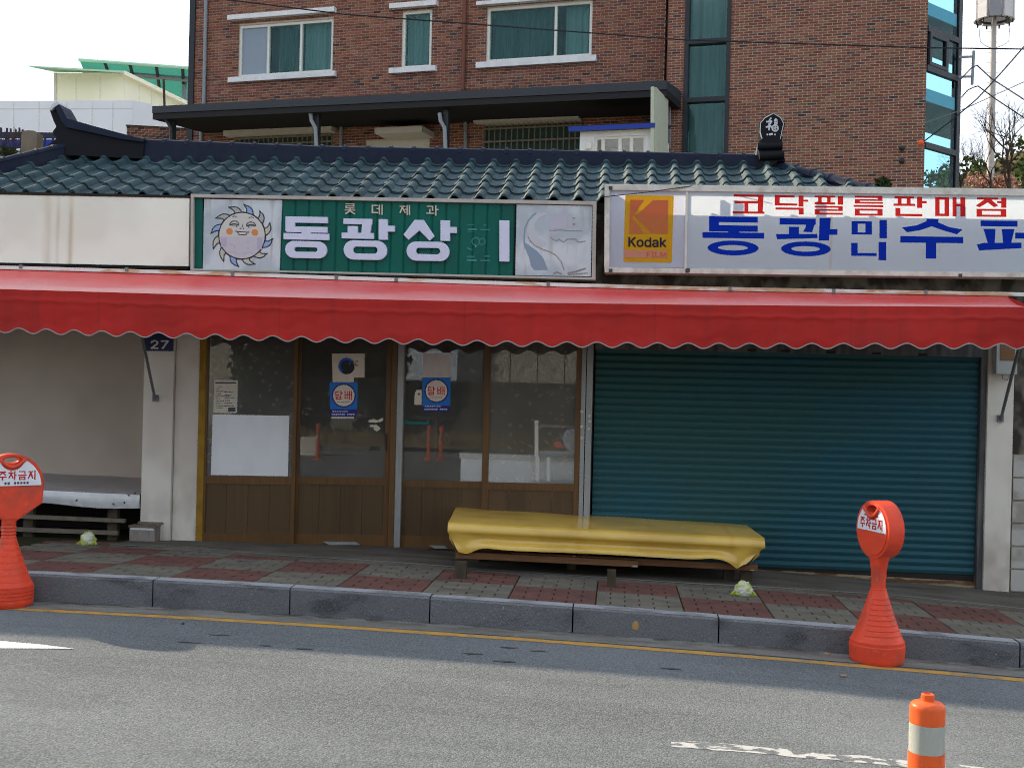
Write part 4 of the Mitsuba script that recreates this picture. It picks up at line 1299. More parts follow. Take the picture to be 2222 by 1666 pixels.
# ------------------------------------------------------------------ awning
aw = thing('awning', 'long faded red fabric awning with scalloped valance over the shop front', 'awning')
YV, YA = -1.15, -0.215
f_px = [(-260, 620), (0, 627), (400, 639), (740, 648), (1111, 656), (1480, 661), (1850, 664), (2238, 666)]
t_px = [(-260, 577), (0, 585), (400, 596), (740, 608), (1111, 620), (1480, 630), (1850, 637), (2186, 643)]
s_px = [(-260, 708), (0, 716), (240, 724), (480, 731), (740, 738), (1111, 746), (1480, 750), (1850, 751), (2238, 751)]
fw = np.array([P(a, b, YV) for a, b in f_px]); tw = np.array([P(a, b, YA) for a, b in t_px]); sw = np.array([P(a, b, YV) for a, b in s_px])
xa_, xb_ = fw[0, 0], fw[-1, 0]
SC = 0.2395
ph = P(110 / 2.676, 712, YV)[0]
NX = int((xb_ - xa_) / SC * 8)
Xv = np.linspace(xa_, xb_, NX + 1)


def nz(a, b, c, o=3, seed=0):
    return meshkit.fbm(np.stack([np.asarray(a, float) + 0 * np.asarray(b), np.asarray(b, float) + 0 * np.asarray(a), 0 * np.asarray(a) + 0 * np.asarray(b) + c], -1), o, seed) - 0.5


def valance(X, V):
    zt = np.interp(X, fw[:, 0], fw[:, 2])
    zb_ = np.interp(X, sw[:, 0], sw[:, 2]) + 0.021 * np.cos((X - ph) / SC * 2 * math.pi)
    z = zt + (zb_ - zt) * V
    y = YV + 0.07 * nz(X * 0.9, V * 0.8, 2, 3) * V + 0.022 * nz(X * 3.3 + V * 1.6, V * 2.4, 7, 3) * np.sqrt(V) - 0.010 * np.exp(-((V - 0.27 - 0.10 * nz(X * .5, V * 0, 5, 2)) / 0.035) ** 2) - 0.016 * V * np.cos((X - ph) / SC * 2 * math.pi) * 0.35
    return np.stack([X, y, z], -1)


add('valance', grid(Xv, np.linspace(0, 1, 22), valance), 'awning_red', aw, smooth=True, label='scalloped red valance')


def top(X, V):
    # V runs from the rail (0) to the front fold (1)
    xt = tw[0, 0] + (X - xa_) / (xb_ - xa_) * (tw[-1, 0] - tw[0, 0])
    x = xt + (X - xt) * V
    zt = np.interp(xt, tw[:, 0], tw[:, 2]); zf_ = np.interp(X, fw[:, 0], fw[:, 2])
    sag = 0.045 * np.sin(math.pi * V) * (0.7 + 1.2 * nz(X * .8, V, 3, 2))
    z = zt + (zf_ - zt) * V - sag + 0.05 * nz(X * 1.6 + V * 2.0, V * 4, 11, 3) * np.sin(math.pi * np.clip(V, 0, 1))
    return np.stack([x, YA + (YV - YA) * V, z], -1)


add('canopy', grid(np.linspace(xa_, xb_, 200), np.linspace(0, 1, 14), top), 'awning_faded', aw, smooth=True, label='sloping top bleached pink towards its front edge')
hem = valance(np.linspace(xa_, xb_, NX * 2), np.ones(NX * 2))
add('hem', tube(hem + [0, -.002, -.001], .0048, 5), 'hem_grey', aw, smooth=True, label='grey scalloped hem')
e0 = [tw[-1], fw[-1], valance(np.array([xb_]), np.array([1.0]))[0]]
endp = np.array([e0[0], e0[1], e0[2], e0[2] + [0, .45, -.0]])
add('end_flap', trimesh.Trimesh(endp, [[0, 1, 2], [0, 2, 3]], process=False), 'awning_red', aw)
rl = np.array([P(a, b - 4.5, YA) for a, b in t_px] + [P(2330, 641, YA)])
add('rail', [hexa([r0 + [0, -.02, -.016], r1 + [0, -.02, -.016], r1 + [0, .02, -.016], r0 + [0, .02, -.016], r0 + [0, -.02, .016], r1 + [0, -.02, .016], r1 + [0, .02, .016], r0 + [0, .02, .016]]) for r0, r1 in zip(rl[:-1], rl[1:])], 'rail_paint', aw, label='white fixing rail, rusty towards the right')
for x, y in [(45, 581), (275, 587), (505, 596), (730, 604), (860, 609), (1190, 619), (1585, 629), (1810, 634), (2010, 636)]:
    add('rail_clip', slab([rc(x - 4, y - 7, x + 3, y + 2)], FAC, -YA + .026, .02), 'steel_arm', aw)
add('front_bar', tube([q_ + [0, .035, -.045] for q_ in fw], .014, 8), 'steel_arm', aw)


def arm(pts, label):
    a = add('arm', tube(pts, .0135, 8), 'steel_arm', aw, label=label, smooth=40)
    b = trimesh.creation.icosphere(1, .02); b.apply_translation(pts[-1])
    add('bracket', [b, bx(pts[-1][0] - .025, pts[-1][0] + .025, pts[-1][1], pts[-1][1] + .03, pts[-1][2] - .03, pts[-1][2] + .03)], 'steel_arm', a)


arm([P(300, 690, -.9), P(336, 864, -.06)], 'dark folding arm braced against the left pillar')
arm([P(2216, 735, -.9), P(2172, 908, -.07)], 'dark folding arm braced against the right pillar')

# ------------------------------------------------------------------ papers and plates on the shop front
def paperthing(name, label, cat, polys, off, m, th=.0015, group=None):
    k = thing(name, label, cat, group)
    add('sheet', slab(polys, FAC, off, th), m, k)
    return k


GO1, GO2 = -.0185, -.0565                       # just before the panes of the outer and of the inner doors
wb = paperthing('white_board', 'large blank white board low in the leftmost door pane', 'board', [[(461.5, 899), (627.5, 902), (624.5, 1033), (457.5, 1030)]], GO1, 'white_board', .004)
nt = paperthing('notice_sheet', 'small cream notice with dark lines of print on the leftmost door', 'notice', [[(465, 824), (516, 825), (514, 896), (463, 895)]], GO1, 'paper')
zn = zoomed(440, 860, 8.295)
g = [rc(467, 829, 513, 832)] + [rc(468 + (0 if k % 3 else 2), 838 + 5.2 * k, 468 + [14, 8, 22, 11, 30, 9, 18, 12, 24, 16][k], 839.4 + 5.2 * k) for k in range(10)] + [rc(487, 850 + 6 * k, 487 + [20, 15, 22, 12, 18, 21][k], 851.6 + 6 * k) for k in range(6)]
add('print', slab(g, FAC, GO1 + .001, 0), 'label_dark', nt)
add('stamp', slab([rc(495, 884, 511, 893)], FAC, GO1 + .001, 0), 'label_dark', nt)
lp = paperthing('round_logo_sheet', 'cream sheet with a blue and black round mark, torn lower tab', 'notice', [Polygon([(720, 767), (791.5, 767), (791, 819), (768, 819), (768, 829), (722, 829)])], GO2, 'paper_cream')
gc = Point(752, 794).buffer(18).difference(Polygon([(752, 789), (774, 786), (774, 797), (752, 795)]))
add('mark', slab([gc], FAC, GO2 + .001, 0), 'poster_navy', lp)
add('mark_blue', slab([LineString(arc(752, 794, 15.5, 15.5, 120, 320, 16)).buffer(2.2)], FAC, GO2 + .002, 0), 'poster_blue', lp)
add('mark_dark', slab([LineString(arc(752, 794, 12, 12, -10, 110, 10)).buffer(5), Point(750, 793).buffer(9), rc(771, 783, 777, 785), rc(769, 788, 773, 790), rc(770, 792, 776, 794)], FAC, GO2 + .0025, 0), 'ink', lp)
# strokes of the small Korean words, in a unit box (x right, y down)
GLY = {
    'dam': [rc(.05, .05, .50, .17), rc(.05, .05, .17, .50), rc(.05, .40, .55, .52), rc(.66, 0, .80, .58), rc(.80, .22, .97, .34), frame(.12, .66, .80, 1, .25, .77, .67, .89)],
    'bae': [rc(.02, .05, .14, .85), rc(.36, .05, .48, .85), rc(.02, .36, .48, .47), rc(.02, .74, .48, .85), rc(.58, .02, .70, .95), rc(.70, .40, .84, .52), rc(.84, 0, .97, 1)],
    'ju': [rc(.10, .04, .90, .16), [(.43, .14), (.60, .14), (.93, .40), (.84, .50), (.52, .27), (.17, .50), (.07, .40)], rc(.02, .58, .98, .70), rc(.43, .70, .57, 1)],
    'cha': [rc(.22, .0, .44, .11), rc(.04, .17, .62, .29), [(.27, .28), (.40, .28), (.66, .80), (.54, .86), (.34, .50), (.12, .86), (.01, .79)], rc(.70, 0, .84, 1), rc(.84, .42, .99, .54)],
    'geum': [rc(.10, .03, .86, .15), rc(.73, .03, .87, .36), rc(.02, .42, .98, .54), frame(.12, .64, .88, 1, .26, .76, .74, .89)],
    'ji': [rc(.04, .06, .64, .18), [(.27, .18), (.42, .18), (.66, .84), (.53, .90), (.34, .46), (.12, .90), (.01, .82)], rc(.76, 0, .91, 1)]}


def glyph(nm, x0, y0, x1, y1, slope=0.0):
    g = unary_union([q if hasattr(q, 'geom_type') else Polygon(q) for q in GLY[nm]])
    return affinity.affine_transform(g, [x1 - x0, 0, slope, y1 - y0, x0, y0])


def tobacco(label, x0, y0, x1, y1, yb, cx, cy, off, strip):
    k = paperthing('tobacco_sign', label, 'poster', [[(x0, y0), (x1, y0), (x1 - 1, yb), (x0 + 1, yb)]], off, 'poster_blue', .003)
    add('navy_band', slab([[(x0 + 1, yb), (x1 - 1, yb), (x1 - 3, y1), (x0 + 3, y1)]], FAC, off, .003), 'poster_navy', k)
    add('ring', slab([Point(cx, cy).buffer(26, 12)], FAC, off + .001, 0), 'poster_navy', k)
    add('disc', slab([Point(cx, cy).buffer(23.2, 12)], FAC, off + .002, 0), 'paper_cream', k)
    add('word', slab([glyph('dam', cx - 19.5, cy - 10, cx - 1.5, cy + 9, .01), glyph('bae', cx + 1.5, cy - 10, cx + 18.5, cy + 10, .01)], FAC, off + .003, 0), 'poster_red', k)
    add('small_print', slab([rc(cx - 14 + 4 * j, cy + 13, cx - 11.4 + 4 * j, cy + 15.2) for j in range(7)], FAC, off + .003, 0), 'poster_grey', k)
    add('band_print', slab([rc(x0 + 6 + 5 * j, y1 - 12.5, x0 + 9.6 + 5 * j, y1 - 10.5) for j in range(7)] + [rc(x0 + 5 + 4.2 * j, y1 - 6.5, x0 + 8.2 + 4.2 * j, y1 - 4) for j in range(12) if j != 7], FAC, off + .001, 0), 'letter_face', k)
    if strip:
        add('bottom_edge', slab([rc(x0 + 4, y1, x1 - 8, y1 + 4)], FAC, off, .003), 'paper', k)
    return k


tobacco('blue tobacco poster with white disc and red letters on the second door', 715, 829, 776, 904, 888, 746, 858, GO2 + .003, True)
tobacco('blue tobacco poster with white disc and red letters on the third door', 916, 819, 978, 893, 880, 947, 848, GO2 + .003, False)
pk = paperthing('pink_paper', 'faded pink blank paper above the tobacco poster of the third door', 'paper', [[(918, 767), (977.5, 768), (978, 819), (917, 819)]], GO2, 'paper_pink')
tg = paperthing('white_tag', 'small white tag with a dark dot beside the third door poster', 'tag', [[(904, 846), (915, 846), (915, 878), (899, 878), (900, 853)]], GO2, 'paper_cream')
add('dot', slab([Point(909, 855).buffer(2.4)], FAC, GO2 + .001, 0), 'label_dark', tg)
tt = paperthing('teal_tape', 'strip of teal tape across the third door pane', 'tape', [[(878, 910), (884, 911), (888, 914), (924, 915), (931, 910), (931, 921), (878, 920)]], GO2, 'teal_tape')
ps_ = paperthing('peeled_sticker', 'torn white sticker remains near the second door pull', 'sticker', [[(800, 911), (812, 909), (820, 912), (829, 906), (832, 909), (829, 914), (816, 917), (800, 916)], [(802, 922), (815, 921), (822, 925), (826, 930), (818, 936), (810, 931), (813, 927), (803, 926)]], GO2, 'paper')
ap = thing('address_plate', 'small navy house number plate reading 27 on the left pillar', 'number plate')
add('plate', slab([[(313, 722), (376, 723), (375, 762), (312, 761)]], FAC, .045, .012), 'plate_navy', ap)
add('number', text_px('27', 327, 738, 366, 757, FAC, .047, .001, 0.01), 'plate_text', ap)
me = thing('electric_meter', 'grey electric meter box with brown window at the top of the right pillar', 'meter')
add('case', slab([Polygon([(2163, 745), (2208, 746), (2207, 812), (2162, 811)]).buffer(-2).buffer(2)], FAC, .16, .115), 'meter_grey', me)
add('window', slab([[(2171, 745), (2203, 746), (2202, 783), (2170, 782)]], FAC, .165, .01), 'meter_brown', me)
add('wire', tube([P(2174, 812, -.1), P(2176, 822, -.09), P(2186, 825, -.08), P(2190, 815, -.1)], .003, 5), 'cable', me)

# ------------------------------------------------------------------ yellow covered platform
ZT = 0.405                                       # height of its top over the pavement


def Bt(px, py, h=ZT):
    return on_surface(px, py, lambda X, Y: z_pave(X, Y) + h)


FLc, FRc = Bt(972, 1133), Bt(1660, 1168)
BLc, BRc = Bt(993, 1094), Bt(1616, 1134)
plat = thing('wooden_platform', 'low weathered wooden platform on thick legs under a yellow vinyl cover', 'platform')


def on_front(u, d, z):
    """A point u along the front edge (0 left, 1 right), d metres behind it, z under the top."""
    p = FLc + (FRc - FLc) * u
    b = BLc + (BRc - BLc) * u
    t = (b - p); t[2] = 0; t /= np.linalg.norm(t)
    q = p + t * d
    return np.array([q[0], q[1], p[2] - z])


def beam_along(u0, u1, d0, d1, z0, z1):
    c = [on_front(u0, d0, z1), on_front(u1, d0, z1), on_front(u1, d1, z1), on_front(u0, d1, z1), on_front(u0, d0, z0), on_front(u1, d0, z0), on_front(u1, d1, z0), on_front(u0, d1, z0)]
    return hexa(c)


add('deck', beam_along(0.01, .99, .03, .80, .015, .06), 'old_wood', plat)
add('rail', beam_along(0.025, .60, .035, .085, .235, .285), 'old_wood', plat, label='chipped front rail, left length')
add('rail', beam_along(0.20, .985, .086, .13, .225, .275), 'old_wood', plat, label='chipped front rail, right length')
add('rail', beam_along(0.03, .97, .70, .75, .235, .285), 'dark_wood', plat)
for (lp_, w, dp) in [((999, 1256), .045, .06), ((1327, 1274), .035, .05), ((1620, 1268), .05, .055), ((1582, 1262), .045, .05), ((1030, 1222), .04, .05), ((1240, 1240), .04, .05)]:
    q = G(*lp_)
    add('leg', bx(q[0] - w, q[0] + w * .9, q[1], q[1] + dp * 1.4, float(z_pave(q[0], q[1])) - .01, float(z_pave(q[0], q[1])) + ZT - .275), 'dark_wood', plat)
cov = thing('vinyl_cover', 'glossy mustard yellow vinyl cover draped over the wooden platform', 'cover')
NU, NV = 120, 26
uu = np.linspace(0, 1, NU)
ALONG = (FRc - FLc) / np.linalg.norm(FRc - FLc)


def cover_pts(U, V):
    out = np.zeros(U.shape + (3,))
    for i in range(U.shape[0]):
        u = float(U[i, 0])
        fl = FLc + (FRc - FLc) * u
        bl = BLc + (BRc - BLc) * u
        t = bl - fl; dep = np.linalg.norm(t[:2]); t = t / dep
        corner = math.exp(-((u - 0.03) / .055) ** 2) + 1.15 * math.exp(-((u - 0.945) / .05) ** 2)
        lift = math.exp(-((u - .11) / .045) ** 2) * .010 + math.exp(-((u - .84) / .05) ** 2) * .015
        hang = .192 + .050 * corner - lift + .003 * math.sin(u * 9)
        for j in range(U.shape[1]):
            v = float(V[i, j])
            if v < .4:                            # the flat top, back edge first
                s = v / .4
                p = bl + (fl - bl) * s * .965
                p = p + np.array([0, 0, .004 * math.sin(u * 21 + 2) * math.sin(s * 5) - .003])
            else:
                s = (v - .4) / .6
                if s < .30:                       # the rolled front edge
                    a = s / .30
                    ang = a * math.pi * .62
                    rr = .040
                    cc = fl + t * (.035) + np.array([0, 0, -rr])
                    p = cc + np.array([0, 0, 1]) * rr * math.cos(ang) - t * rr * 1.25 * math.sin(ang)
                    p[2] -= .024 * a
                else:
                    a = (s - .30) / .70
                    bulge = .040 * math.sin(math.pi * min(1, a * 1.25)) * (1 - corner * .75) - .010 * a + .022 * corner * a
                    p = fl + t * (bulge - .012) + np.array([0, 0, -.072 - (hang - .072) * a])
                    p = p + t * (.005 * math.sin(u * 15 + 1.3) * a)
                    p = p + ALONG * a * (.085 * math.exp(-(u / .07) ** 2) - .15 * math.exp(-((1 - u) / .07) ** 2))
            out[i, j] = p
    return out


def close_mesh(m, th):
    return m


cm = grid(uu, np.concatenate([np.linspace(0, .4, 8), np.linspace(.42, .58, 9), np.linspace(.60, 1, 12)]), cover_pts)
parts_c = [cm]
for side, (f0, b0) in ((-1, (FLc, BLc)), (1, (FRc, BRc))):
    n = 26
    S = np.linspace(0, 1, n); V = np.linspace(0, 1, 9)
    t = b0 - f0; nrm = np.array([t[1], -t[0], 0]) * (1 if side > 0 else -1); nrm /= np.linalg.norm(nrm)
    def sidefn(Sg, Vg):
        o = np.zeros(Sg.shape + (3,))
        for i in range(n):
            s = float(Sg[i, 0])
            hang = .17 + .065 * math.exp(-(s / .12) ** 2)
            for j in range(9):
                v = float(Vg[i, j])
                p = f0 + t * s * 1.0
                o[i, j] = p + nrm * (.016 * math.sin(math.pi * .5 * min(1, v * 3)) - v * math.exp(-(s / .16) ** 2) * (.085 if side < 0 else .15)) + np.array([0, 0, -.004 - hang * v])
        return o
    parts_c.append(grid(S, V, sidefn))
add('drape', parts_c, 'yellow_vinyl', cov, smooth=55)

# ------------------------------------------------------------------ recess platform, bags, box
dp = thing('display_platform', 'low slatted platform inside the left recess under a silver sheet', 'platform')
tarp = thing('silver_sheet', 'silver sheet nailed over the recess platform, creased at its right corner', 'cover')
fy = 0.02
fz = [P(-260, 1047, fy), P(95, 1061, fy), P(287, 1073, fy), P(306, 1070, fy)]
xr = P(305, 1069, fy)[0]
zt_l, zt_r = P(-100, 1054, fy)[2], P(280, 1072, fy)[2]
xl = XL + .2
top_z = lambda X: zt_l + (zt_r - zt_l) * (np.asarray(X) - P(-100, 1054, fy)[0]) / (P(280, 1072, fy)[0] - P(-100, 1054, fy)[0])
Xs = np.linspace(xl, xr - .02, 60)
add('top', grid(Xs, np.linspace(fy, 1.69, 8), lambda X, Y: np.stack([X, Y, top_z(X) + .004 * np.sin(X * 9) * np.sin(Y * 5)], -1)), 'silver_top', tarp, smooth=True)


def tarp_front(X, V):
    k = np.clip((X - (xr - .16)) / .16, 0, 1)
    crease = .012 * np.sin((X * 38 + V * 4)) * np.exp(-((X - xr + .14) / .10) ** 2) + .006 * np.sin(X * 7 + 1)
    return np.stack([X, fy - .012 + crease * V + .05 * k ** 2 * 0 - .012 * np.sin(np.pi * V), top_z(X) - (.128 + .012 * np.sin(X * 5)) * V + .0 * X], -1)


add('front', grid(np.linspace(xl, xr, 140), np.linspace(0, 1, 9), tarp_front), 'silver_tarp', tarp, smooth=True, label='bright silver front band')
for (x, y) in [(166, 1085), (246, 1093), (270, 1090), (279, 1074), (293, 1070)]:
    q = P(x, y, fy - .03); s = trimesh.creation.icosphere(1, .009); s.apply_translation(q); add('nail', s, 'rivet', tarp)
add('slat', slab([[(-260, 1103), (270, 1126), (270, 1134), (-260, 1112)]], FAC, -.03, .04), 'grey_wood', dp)
add('slat', slab([[(-260, 1133), (255, 1152), (255, 1161), (-260, 1142)]], FAC, -.03, .04), 'grey_wood', dp)
for x in (243, 60, -120):
    add('leg', slab([[(x - 9, 1090), (x + 12, 1090), (x + 10, 1182), (x - 11, 1182)]], FAC, -.08, .06), 'dark_wood', dp)
add('deck', bx(xl, xr - .03, .06, 1.68, 0.38, 0.42), 'dark_wood', dp)
add('back_board', bx(xl, xr - .03, .9, .93, 0.05, 0.45), 'dark_gap', dp)


def bag(q, r, label, tall, seed):
    k = thing('plastic_bag', label, 'plastic bag')
    m = trimesh.creation.icosphere(4, 1.0)
    v = np.array(m.vertices)
    nn = np.abs(meshkit.fbm(v * 2.1 + seed, 4, seed) - .5)
    v = v * (.86 + .75 * nn[:, None])
    v[:, 2] = np.maximum(v[:, 2], -.62)
    v *= [r, r * .75, r * tall]
    v[:, 2] += .62 * r * tall
    m.vertices = v + q
    add('body', m, 'bag', k, smooth=True)
    ears = []
    for a, l in ((-1, 1.5), (1, 1.35)):
        b = q + np.array([a * r * .75, -.01, r * .25])
        ears.append(trimesh.Trimesh([b + [0, -.01, r * .25], b + [a * r * l * .45, -.015, -.1 * r], b + [0, .0, -r * .25], b + [a * r * .1, .02, r * .4]], [[0, 1, 2], [0, 2, 1], [0, 3, 1], [0, 1, 3]], process=False))
    add('tie', ears, 'bag_green', k)


bag(G(191, 1182) + [0, .0, 0], .072, 'knotted pale green plastic bag before the recess platform', 1.05, 3)
bag(G(1613, 1292) + [0, .0, 0], .075, 'crumpled pale green plastic bag by the yellow bench leg', .95, 8)
bo = thing('grey_box', 'small grey lidded box beside the left pillar', 'box')
q = G(312, 1184)
q0, q1 = P(281, 1150, -.16), P(336, 1150, -.16)
zb_, zt_ = float(z_pave(q0[0], -.16)), P(300, 1142, -.16)[2]
add('body', [bx(q0[0], q1[0], -.16, -.02, zb_ - .005, zt_)], 'box_grey', bo)
add('lid', [bx(q0[0] - .006, q1[0] + .01, -.172, -.045, zt_ - .006, zt_ + .008), bx(q0[0] + .03, q1[0] + .028, -.045, -.02, zt_ + .012, zt_ + .03)], 'grey_wood', bo)
add('front_fold', bx(q0[0] + .012, q1[0] - .012, -.166, -.161, zt_ - .03, zt_ - .012), 'silver_tarp', bo)

# ------------------------------------------------------------------ no-parking signs and delineator
def no_parking(pos, label, head, yaw, ribs, texts):
    k = thing('no_parking_sign', label, 'no parking sign', 'orange no parking signs at the kerb')
    z0 = float(z_road(pos[0], pos[1])) + .003
    M = trimesh.transformations.rotation_matrix(yaw, [0, 0, 1]); M[:3, 3] = [pos[0], pos[1], z0]

    def put(m):
        m = m.copy(); m.apply_transform(M); return m
    pr_ = [(0.0, 0.0), (.163, 0.0), (.172, .012), (.176, .03)]
    if ribs == 'all':
        for h in (.035, .06, .085, .11):
            pr_ += [(.176, h), (.176, h + .016), (.168, h + .0165), (.168, h + .0245)]
        pr_ += [(.172, .135)]
    else:
        pr_ += [(.180, .10), (.180, .118), (.176, .122), (.176, .145)]
    n0 = .145
    for i in range(24):
        h = n0 + (.475 - n0) * i / 23
        r = .172 + (.052 - .172) * (i / 23) ** .86
        pr_.append((r, h))
        if ribs == 'all' and i % 3 == 2:
            pr_ += [(r - .004, h + .0012), (r - .004, h + .004)]
    pr_ += [(.053, .48), (.046, .485), (.046, .575)] if ribs != 'all' else [(x, .48 + .012 * j) for j in range(9) for x in ((.052, .046)[j % 2],)]
    base = add('base', put(lathe(pr_, 48)), 'sign_orange', k, smooth=28, label='flared ribbed base')
    if ribs == 'half':
        rings = []
        for h in np.arange(.19, .45, .033):
            r = .172 + (.052 - .172) * ((h - n0) / (.475 - n0)) ** .86
            ang = np.linspace(-1.15, .75, 20)
            rings.append(tube([(math.cos(a) * (r + .001), math.sin(a) * (r + .001), h) for a in ang], .0035, 6))
        add('rib', put(trimesh.util.concatenate(rings)), 'sign_orange', base, smooth=True, kind=None)
        add('plug', put(tube([(-.046, -.02, .53), (-.056, -.026, .53)], .006, 6)), 'rivet', base)
    t = .055
    if head == 'disc':
        C0 = (0, .872); Rr = .19
        prof_ = Point(C0).buffer(Rr, 24)
        hole = Polygon(arc(0, 1.0, .062, .034, 0, 180) + arc(0, 1.0, .062, .018, 180, 360)[1:-1])
        neck = Polygon([(-.048, .565), (.048, .565), (.082, .70), (.12, .74), (-.12, .74), (-.082, .70)])
    else:
        prof_ = unary_union([Point(0, .845).buffer(.222, 24), Polygon([(-.222, .85), (.222, .85), (.212, .715), (.045, .60), (-.045, .60), (-.212, .715)])])
        hole = Polygon(arc(0, 1.02, .055, .022, 0, 180) + arc(0, 1.02, .06, .018, 180, 360)[1:-1])
        neck = Polygon([(-.048, .56), (.048, .56), (.048, .62), (-.048, .62)])
    body = prof_.difference(hole)
    def up(pg, y0, y1):
        m = trimesh.creation.extrude_polygon(pg, y1 - y0, engine='earcut')
        v = np.array(m.vertices)
        m = trimesh.Trimesh(np.stack([v[:, 0], -(v[:, 2] + y0), v[:, 1]], 1), m.faces, process=False)
        if m.volume < 0: m.invert()
        return m
    hm = [up(as_polys(body.buffer(-.012))[0], -t, t), up(as_polys(body)[0], -t + .012, t - .012)]
    if head == 'disc':
        hm = [up(as_polys(body)[0], -t - .005, t), up(as_polys(Point(C0).buffer(Rr - .022, 24).difference(hole))[0], t, t + .006)]
    hd = add('head', put(trimesh.util.concatenate(hm)), 'sign_orange', k, smooth=30, label='rounded head plate with a grip hole')
    secs = [(.555, .046, .046), (.60, .048, .046), (.66, .066, .05), (.72, .098, .054), (.77, .12, .056)] if head == 'disc' else [(.555, .046, .046), (.60, .047, .046), (.66, .05, .05)]
    vv, ff, nn_ = [], [], 24
    for (z_, rx_, ry_) in secs:
        for t_ in np.linspace(0, 2 * math.pi, nn_, endpoint=False):
            vv.append((rx_ * math.copysign(abs(math.cos(t_)) ** .8, math.cos(t_)), ry_ * math.copysign(abs(math.sin(t_)) ** .8, math.sin(t_)), z_))
    for i_ in range(len(secs) - 1):
        for j_ in range(nn_):
            k_ = (j_ + 1) % nn_
            ff += [[i_ * nn_ + j_, i_ * nn_ + k_, (i_ + 1) * nn_ + k_], [i_ * nn_ + j_, (i_ + 1) * nn_ + k_, (i_ + 1) * nn_ + j_]]
    add('neck', put(trimesh.Trimesh(np.array(vv), ff, process=False)), 'sign_orange', k, smooth=40)
    # grip bulge under the hole
    add('grip', put(tube([(x, -t - .012, (1.012 if head == 'disc' else 1.03) - .055 * math.cos(x / .085 * math.pi / 2)) for x in np.linspace(-.085, .085, 13)], .012, 8)), 'sign_orange', hd, smooth=True)
    if head == 'disc':
        pl_ = Point(C0).buffer(Rr - .026, 24).intersection(rc(-1, .862, 1, 1.2)).difference(Point(0, 1.02).buffer(.085))
    else:
        pl_ = Point(0, .845).buffer(.197, 24).intersection(rc(-1, .845, 1, 1.2)).difference(Point(0, 1.035).buffer(.082))
    add('label_plate', put(up(as_polys(pl_)[0], t + .006, t + .009)), 'label_white', hd)
    def gl_(nm, x0, z0_, x1, z1_):
        g = glyph(nm, 0, 0, 1, 1)
        return affinity.affine_transform(g, [x1 - x0, 0, 0, -(z1_ - z0_), x0, z1_])
    zt0, zt1, small = (.876, .948, (.958, .968)) if head == 'disc' else (.885, .950, (.856, .872))
    wd = .068 if head == 'disc' else .066
    xo = 0.0 if head == 'disc' else .034
    word = [up(pp, t + .009, t + .011) for i, n_ in enumerate(('ju', 'cha', 'geum', 'ji')) for pp in as_polys(gl_(n_, xo - 2 * wd + i * wd + .004, zt0, xo - 2 * wd + (i + 1) * wd - .005, zt1))]
    add('word', put(trimesh.util.concatenate(word)), 'label_red', hd)
    sm = [up(rc(xo - .085 + .021 * j, small[0], xo - .071 + .021 * j, small[1]), t + .009, t + .011) for j in range(8) if j != 2]
    add('small_print', put(trimesh.util.concatenate(sm)), 'label_red' if head == 'disc' else 'label_dark', hd)
    return k


p1, p2 = R(36, 1306), R(1899, 1432)
no_parking((p1[0], YK - .19), 'orange no parking sign at the left edge, shield head facing the road', 'shield', .72, 'all', None)
no_parking((p2[0], YK - .19), 'orange no parking sign by the shutter, round head turned sideways', 'disc', -1.2, 'half', None)

de = thing('delineator_post', 'orange flexible delineator post with grey reflective band in the foreground', 'delineator post')
dpos = P(2012, 1560, -7.0)
zg_ = float(z_road(dpos[0], -7.0))
ztop = P(2012, 1521, -7.0)[2]
rd = (P(2052, 1600, -7.0)[0] - P(1975, 1600, -7.0)[0]) / 2


def dl(prof_, name, m, **k):
    q = lathe([(r, z) for r, z in prof_], 40); q.apply_translation((dpos[0], -7.0, 0)); return add(name, q, m, de, **k)


zb1, zb2 = P(2012, 1567, -7.0)[2], P(2012, 1630, -7.0)[2]
dl([(0, ztop + .004), (rd * .45, ztop + .003), (rd * .8, ztop - .002), (rd * .93, ztop - .008), (rd, ztop - .018), (rd, zb1), (rd * .97, zb1), (rd * .97, zb2), (rd * 1.03, zb2), (rd * 1.03, zb2 - .18), (rd * .99, zb2 - .18), (rd * .99, zb2 - .3), (rd * 1.03, zb2 - .3), (rd * 1.03, zg_ + .05), (rd * 2.1, zg_ + .03), (rd * 2.2, zg_)], 'tube', 'post_orange', smooth=30)
dl([(0, ztop + .014), (rd * .22, ztop + .016), (rd * .25, ztop + .024), (rd * .36, ztop + .022), (rd * .385, ztop + .015), (rd * .37, ztop + .0), (0, ztop - .002)], 'knob', 'post_orange', smooth=30)
dl([(rd * .99, zb1 - .001), (rd * 1.0, zb1 - .002), (rd * 1.0, zb2 + .002), (rd * .99, zb2 + .001)], 'reflective_band', 'reflector', smooth=30)
dl([(rd * 1.0, zb2 - .181), (rd * 1.01, zb2 - .182), (rd * 1.01, zb2 - .298), (rd * 1.0, zb2 - .299)], 'reflective_band', 'reflector', smooth=30)

for i, (x, y, lab, m) in enumerate([(1794, 1421, 'small orange scrap on the gutter beside the right no parking sign', 'leaf_dry'), (1830, 1468, 'dry leaf on the shaded asphalt below the right no parking sign', 'leaf_dry'), (397, 1354, 'small dark pebble on the asphalt near the left end of the kerb', 'rivet')]):
    q = R(x, y)
    s = trimesh.creation.icosphere(1, 1.0); s.vertices *= [.022, .014, .008] if i < 2 else [.01, .01, .008]
    s.vertices += .004 * (meshkit.noise(s.vertices * 90 + i)[:, None] - .5); s.apply_translation(q + [0, 0, .008])
    add(['litter_scrap', 'dry_leaf', 'pebble'][i], s, m, label=lab, cat=['litter', 'leaf', 'pebble'][i], smooth=40)

